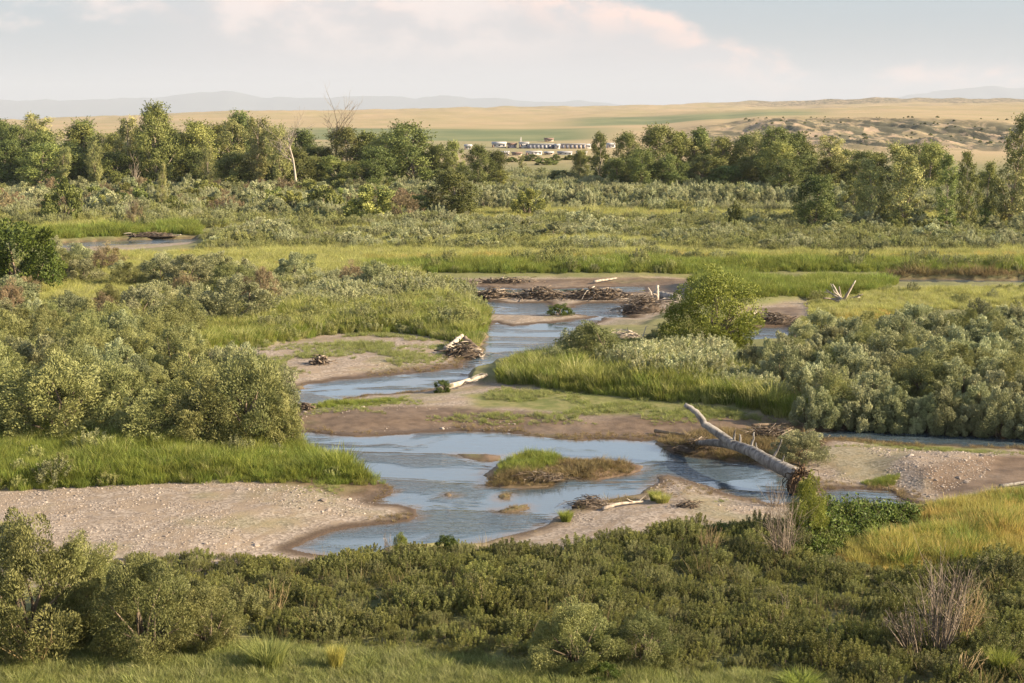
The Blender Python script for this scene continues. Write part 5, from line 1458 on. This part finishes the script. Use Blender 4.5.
dead_shrub(638, 664, 36, 60, 'bare bleached sticks fanning out beside the pale sunlit willow', 7, 14, 'dead_twig', .2, thick=.022, sub=3)
dead_shrub(960, 682, 44, 34, 'pale bent dead branch in the lower right of the view', 8, 9, 'dry_stalk', .3, thick=.035, sub=2)
dead_shrub(885, 636, 26, 6, 'single dead upright stalk in the brush left of the tall dead shrub', 9, 4, 'dead_twig', .0, thick=.020, sub=1)
dead_shrub(783, 625, 40, 20, 'thin bare stems standing in the low brush below the reddish dry shrub', 10, 8, 'dead_twig', .0, thick=.012, sub=2)
dead_shrub(275, 615, 40, 34, 'thin arching bare stems in the brush above the brown grass tussock', 13, 12, 'dry_stalk', .1, thick=.012, sub=2)
dead_shrub(545, 290, 12, 10, 'small bare shrub on the driftwood jam', 14, 12, 'dead_twig', .0, thick=.02, sub=2)
dead_shrub(132, 222, 26, 20, 'grey bare shrub in front of the left tree line', 15, 30, 'dead_twig', .0, thick=.03, sub=4)


def tussock(px, row, h, w, label, seed, mat='tall_grass'):
    b = on_ground(px, row); s_ = depth_at(b[1]) / F
    me = tuft_mesh('grass_tussock', M[mat], 700, .30, .014, .45, seed)
    o = link(bpy.data.objects.new('grass_tussock', me)); o.location = b; hh, ww = h * s_, w * s_
    o.scale = (ww / 1.1, ww / 1.1, hh); tag(o, label, 'grass tussock')


tussock(268, 670, 34, 50, 'big brown based grass tussock between the meadow grass and the brush', 1, 'short_grass')
tussock(336, 670, 30, 22, 'narrow straw coloured tussock right of the big brown based one', 2, 'yellow_grass')
tussock(655, 500, 12, 16, 'small green tuft on the tip of the near gravel bar', 3, 'reed')
tussock(662, 502, 10, 22, 'low straw tuft on the tip of the near gravel bar', 4, 'tall_grass')
tussock(566, 521, 12, 18, 'green tuft at the lower water edge of the near gravel bar', 5, 'reed')
tussock(1000, 676, 30, 34, 'bright green grass clump in the lower right corner', 6, 'reed')
tussock(800, 688, 16, 50, 'bright green grass clump at the lower edge right of the brush', 7, 'reed')

# ------------------------------------------------------------------ the far town on the plain
M['white_wall'] = plain_mat('white painted wall', (0.58, 0.55, 0.52), .7, .05)
M['pink_wall'] = plain_mat('pale pink wall', (0.62, 0.50, 0.47), .7, .05)
M['tan_wall'] = plain_mat('tan wall', (0.45, 0.36, 0.28), .7, .1)
M['blue_panel'] = plain_mat('dull blue panel', (0.11, 0.12, 0.18), .5, .05)
M['grey_roof'] = plain_mat('grey metal roof', (0.42, 0.42, 0.43), .5, .1)
M['brown_roof'] = plain_mat('brown roof', (0.20, 0.13, 0.10), .7, .1)
M['blue_roof'] = plain_mat('blue grey roof', (0.27, 0.28, 0.31), .5, .1)
M['dark_glass'] = plain_mat('dark window glass', (0.04, 0.05, 0.06), .2, .02)


def building(px, row, wpx, hpx, wall, roof, label, name='house', dep=9.0, bays=3, front=None, flat=False):
    b = on_ground(px, row); s_ = depth_at(b[1]) / F; w, h = wpx * s_, hpx * s_
    e = empty(name, tuple(b)); tag(e, label, 'building')
    def P(nm, fn, mat, par=e):
        g = Geo(); fn(g); o = link(bpy.data.objects.new(nm, g.mesh(nm, [M[mat]]))); o.parent = par; return o
    eave = h * (.92 if flat else .68)
    P('wall', lambda g: box(g, 0, dep / 2, -.6, w, dep, eave + .6), wall)
    if flat: P('roof', lambda g: box(g, 0, dep / 2, eave + .003, w + .4, dep + .4, h - eave), roof)
    else:
        x, y0, y1 = w / 2 + .3, -.4, dep + .4
        V = [(-x, y0, eave), (x, y0, eave), (x, y1, eave), (-x, y1, eave), (-x, dep / 2, h), (x, dep / 2, h)]
        def rf(g): g.add(V, [np.array([(0, 1, 5, 4), (2, 3, 4, 5), (0, 3, 2, 1)]), np.array([(0, 4, 3), (1, 2, 5)])])
        P('roof', rf, roof)
    P('door', lambda g: box(g, -w * .5 + w / bays * .22, -.03, -.2, min(1.1, w * .14), .06, eave * .75), front or 'brown_roof')
    for i in range(bays):
        cx = -w / 2 + w * (i + .5) / bays
        if front: P('bay_door', lambda g: box(g, cx + w / bays * .08, -.035, 0, w / bays * .62, .07, eave * .86), front)
        else: P('window', lambda g: box(g, cx + w / bays * .1, -.03, eave * .42, w / bays * .34, .06, eave * .34), 'dark_glass')
    return e


building(499, 147.5, 14, 5.6, 'white_wall', 'grey_roof', 'white house at the left end of the far town')
building(512, 148, 9, 5, 'pink_wall', 'brown_roof', 'pale pink house beside the left white house of the far town', bays=2)
building(524, 148.3, 10, 6, 'white_wall', 'grey_roof', 'tall white block under the mast in the far town', bays=2, flat=True)
building(541, 148.6, 27, 4.6, 'white_wall', 'blue_roof', 'long low shed with a row of blue doors left of the white gable', 'long_shed', bays=7, front='blue_panel', flat=True)
building(557.5, 149, 5, 5, 'white_wall', 'grey_roof', 'small white gabled house between the two long sheds', bays=1)
building(573, 148.6, 25, 4.6, 'tan_wall', 'blue_roof', 'long low shed with blue grey doors right of the white gable', 'long_shed', bays=6, front='blue_panel', flat=True)
building(587, 148.5, 8, 4.6, 'white_wall', 'grey_roof', 'white house right of the second long shed', bays=2)
building(611, 148, 8, 5, 'white_wall', 'grey_roof', 'white house seen between the trees at the right end of the far town', bays=2)
building(503, 155, 12, 3.6, 'pink_wall', 'blue_roof', 'low grey-blue building in the front row of the far town, left end', bays=3)
building(517, 155.5, 10, 3.2, 'tan_wall', 'brown_roof', 'low brown roofed building in the front row of the far town', bays=2)
building(534, 155, 16, 3.4, 'white_wall', 'white_wall', 'low all white building in the front row of the far town', bays=4, flat=True)
building(549, 155, 9, 3.2, 'tan_wall', 'grey_roof', 'small tan building in the front row of the far town', bays=2)
building(565, 155, 14, 3.4, 'white_wall', 'blue_roof', 'low white building with a blue grey roof in the front row of the far town', bays=3)
building(582, 154.6, 10, 3.0, 'white_wall', 'grey_roof', 'small white building at the right end of the front row of the far town', bays=2)
building(549, 141.5, 9, 3.6, 'tan_wall', 'brown_roof', 'lone brown barn on the slope above the far town', 'barn', bays=1)
building(468, 149.5, 7, 5, 'white_wall', 'grey_roof', 'white house glimpsed between trees left of the far town', bays=2)
g = Geo(); b_ = on_ground(521, 147.5); s_ = depth_at(b_[1]) / F
for dx, dy in ((-.6, -.6), (.6, -.6), (.6, .6), (-.6, .6)): tube(g, [(dx, dy, -.5), (dx * .2, dy * .2, 10.5 * s_)], [.16, .09], 4)
for kk in range(6):
    t0, t1 = kk / 6, (kk + 1) / 6; w0, w1 = .6 * (1 - .8 * t0), .6 * (1 - .8 * t1)
    for sx, sy in ((1, 1), (-1, -1)): tube(g, [(-w0 * sx, -w0 * sy, t0 * 10 * s_), (w1 * sx, -w1 * sy, t1 * 10 * s_)], [.06, .06], 4)
o_ = link(bpy.data.objects.new('radio_mast', g.mesh('radio_mast', [M['white_wall']]))); o_.location = b_; tag(o_, 'thin pale mast standing over the far town', 'mast')

for i_, (px_, row_, h_, w_, lb_) in enumerate([(497, 160, 8, 16, 'dark bush below the left end of the far town'), (531, 161, 7, 22, 'wide dark bush in front of the far town'), (556, 161, 7, 14, 'dark bush in front of the second long shed'),
                                               (570, 160, 6, 18, 'low olive bush in front of the second long shed'), (603, 158, 6, 14, 'dark bush beside the double-topped tree'), (512, 162, 6, 16, 'low dark bush under the white block of the far town'), (545, 165, 8, 30, 'broad olive bush in the gap of the tree line'), (585, 163, 8, 22, 'dark olive bush left of the double-topped tree')]):
    shrub('far_shrub', 'far_dark' if i_ % 2 else 'far_green', px_, row_, h_, w_, lb_)

# dark shrubs dotted over the far bluff
r_ = np.random.default_rng(31); nb = 0
while nb < 150:
    px_, yy_ = r_.uniform(740, 1030), r_.uniform(820, 1180)
    x_ = (px_ - CX) / F * depth_at(yy_)
    if fbm(np.array([x_ / 60]), np.array([yy_ / 60]), 3, 91)[0] < 0.05: continue
    z_ = gz1(x_, yy_); h_ = r_.uniform(0.5, 1.7)
    shrub_at('bluff_bush', 'far_dark', x_, yy_, z_, h_, h_ * r_.uniform(1.2, 2), 'dark juniper-like bush dotting the eroded bluff, %s' % ('below its left half' if px_ < 880 else 'on its right half'), 'shrub', 'dark bushes on the eroded bluff')
    nb += 1
print('objects', len(bpy.data.objects))
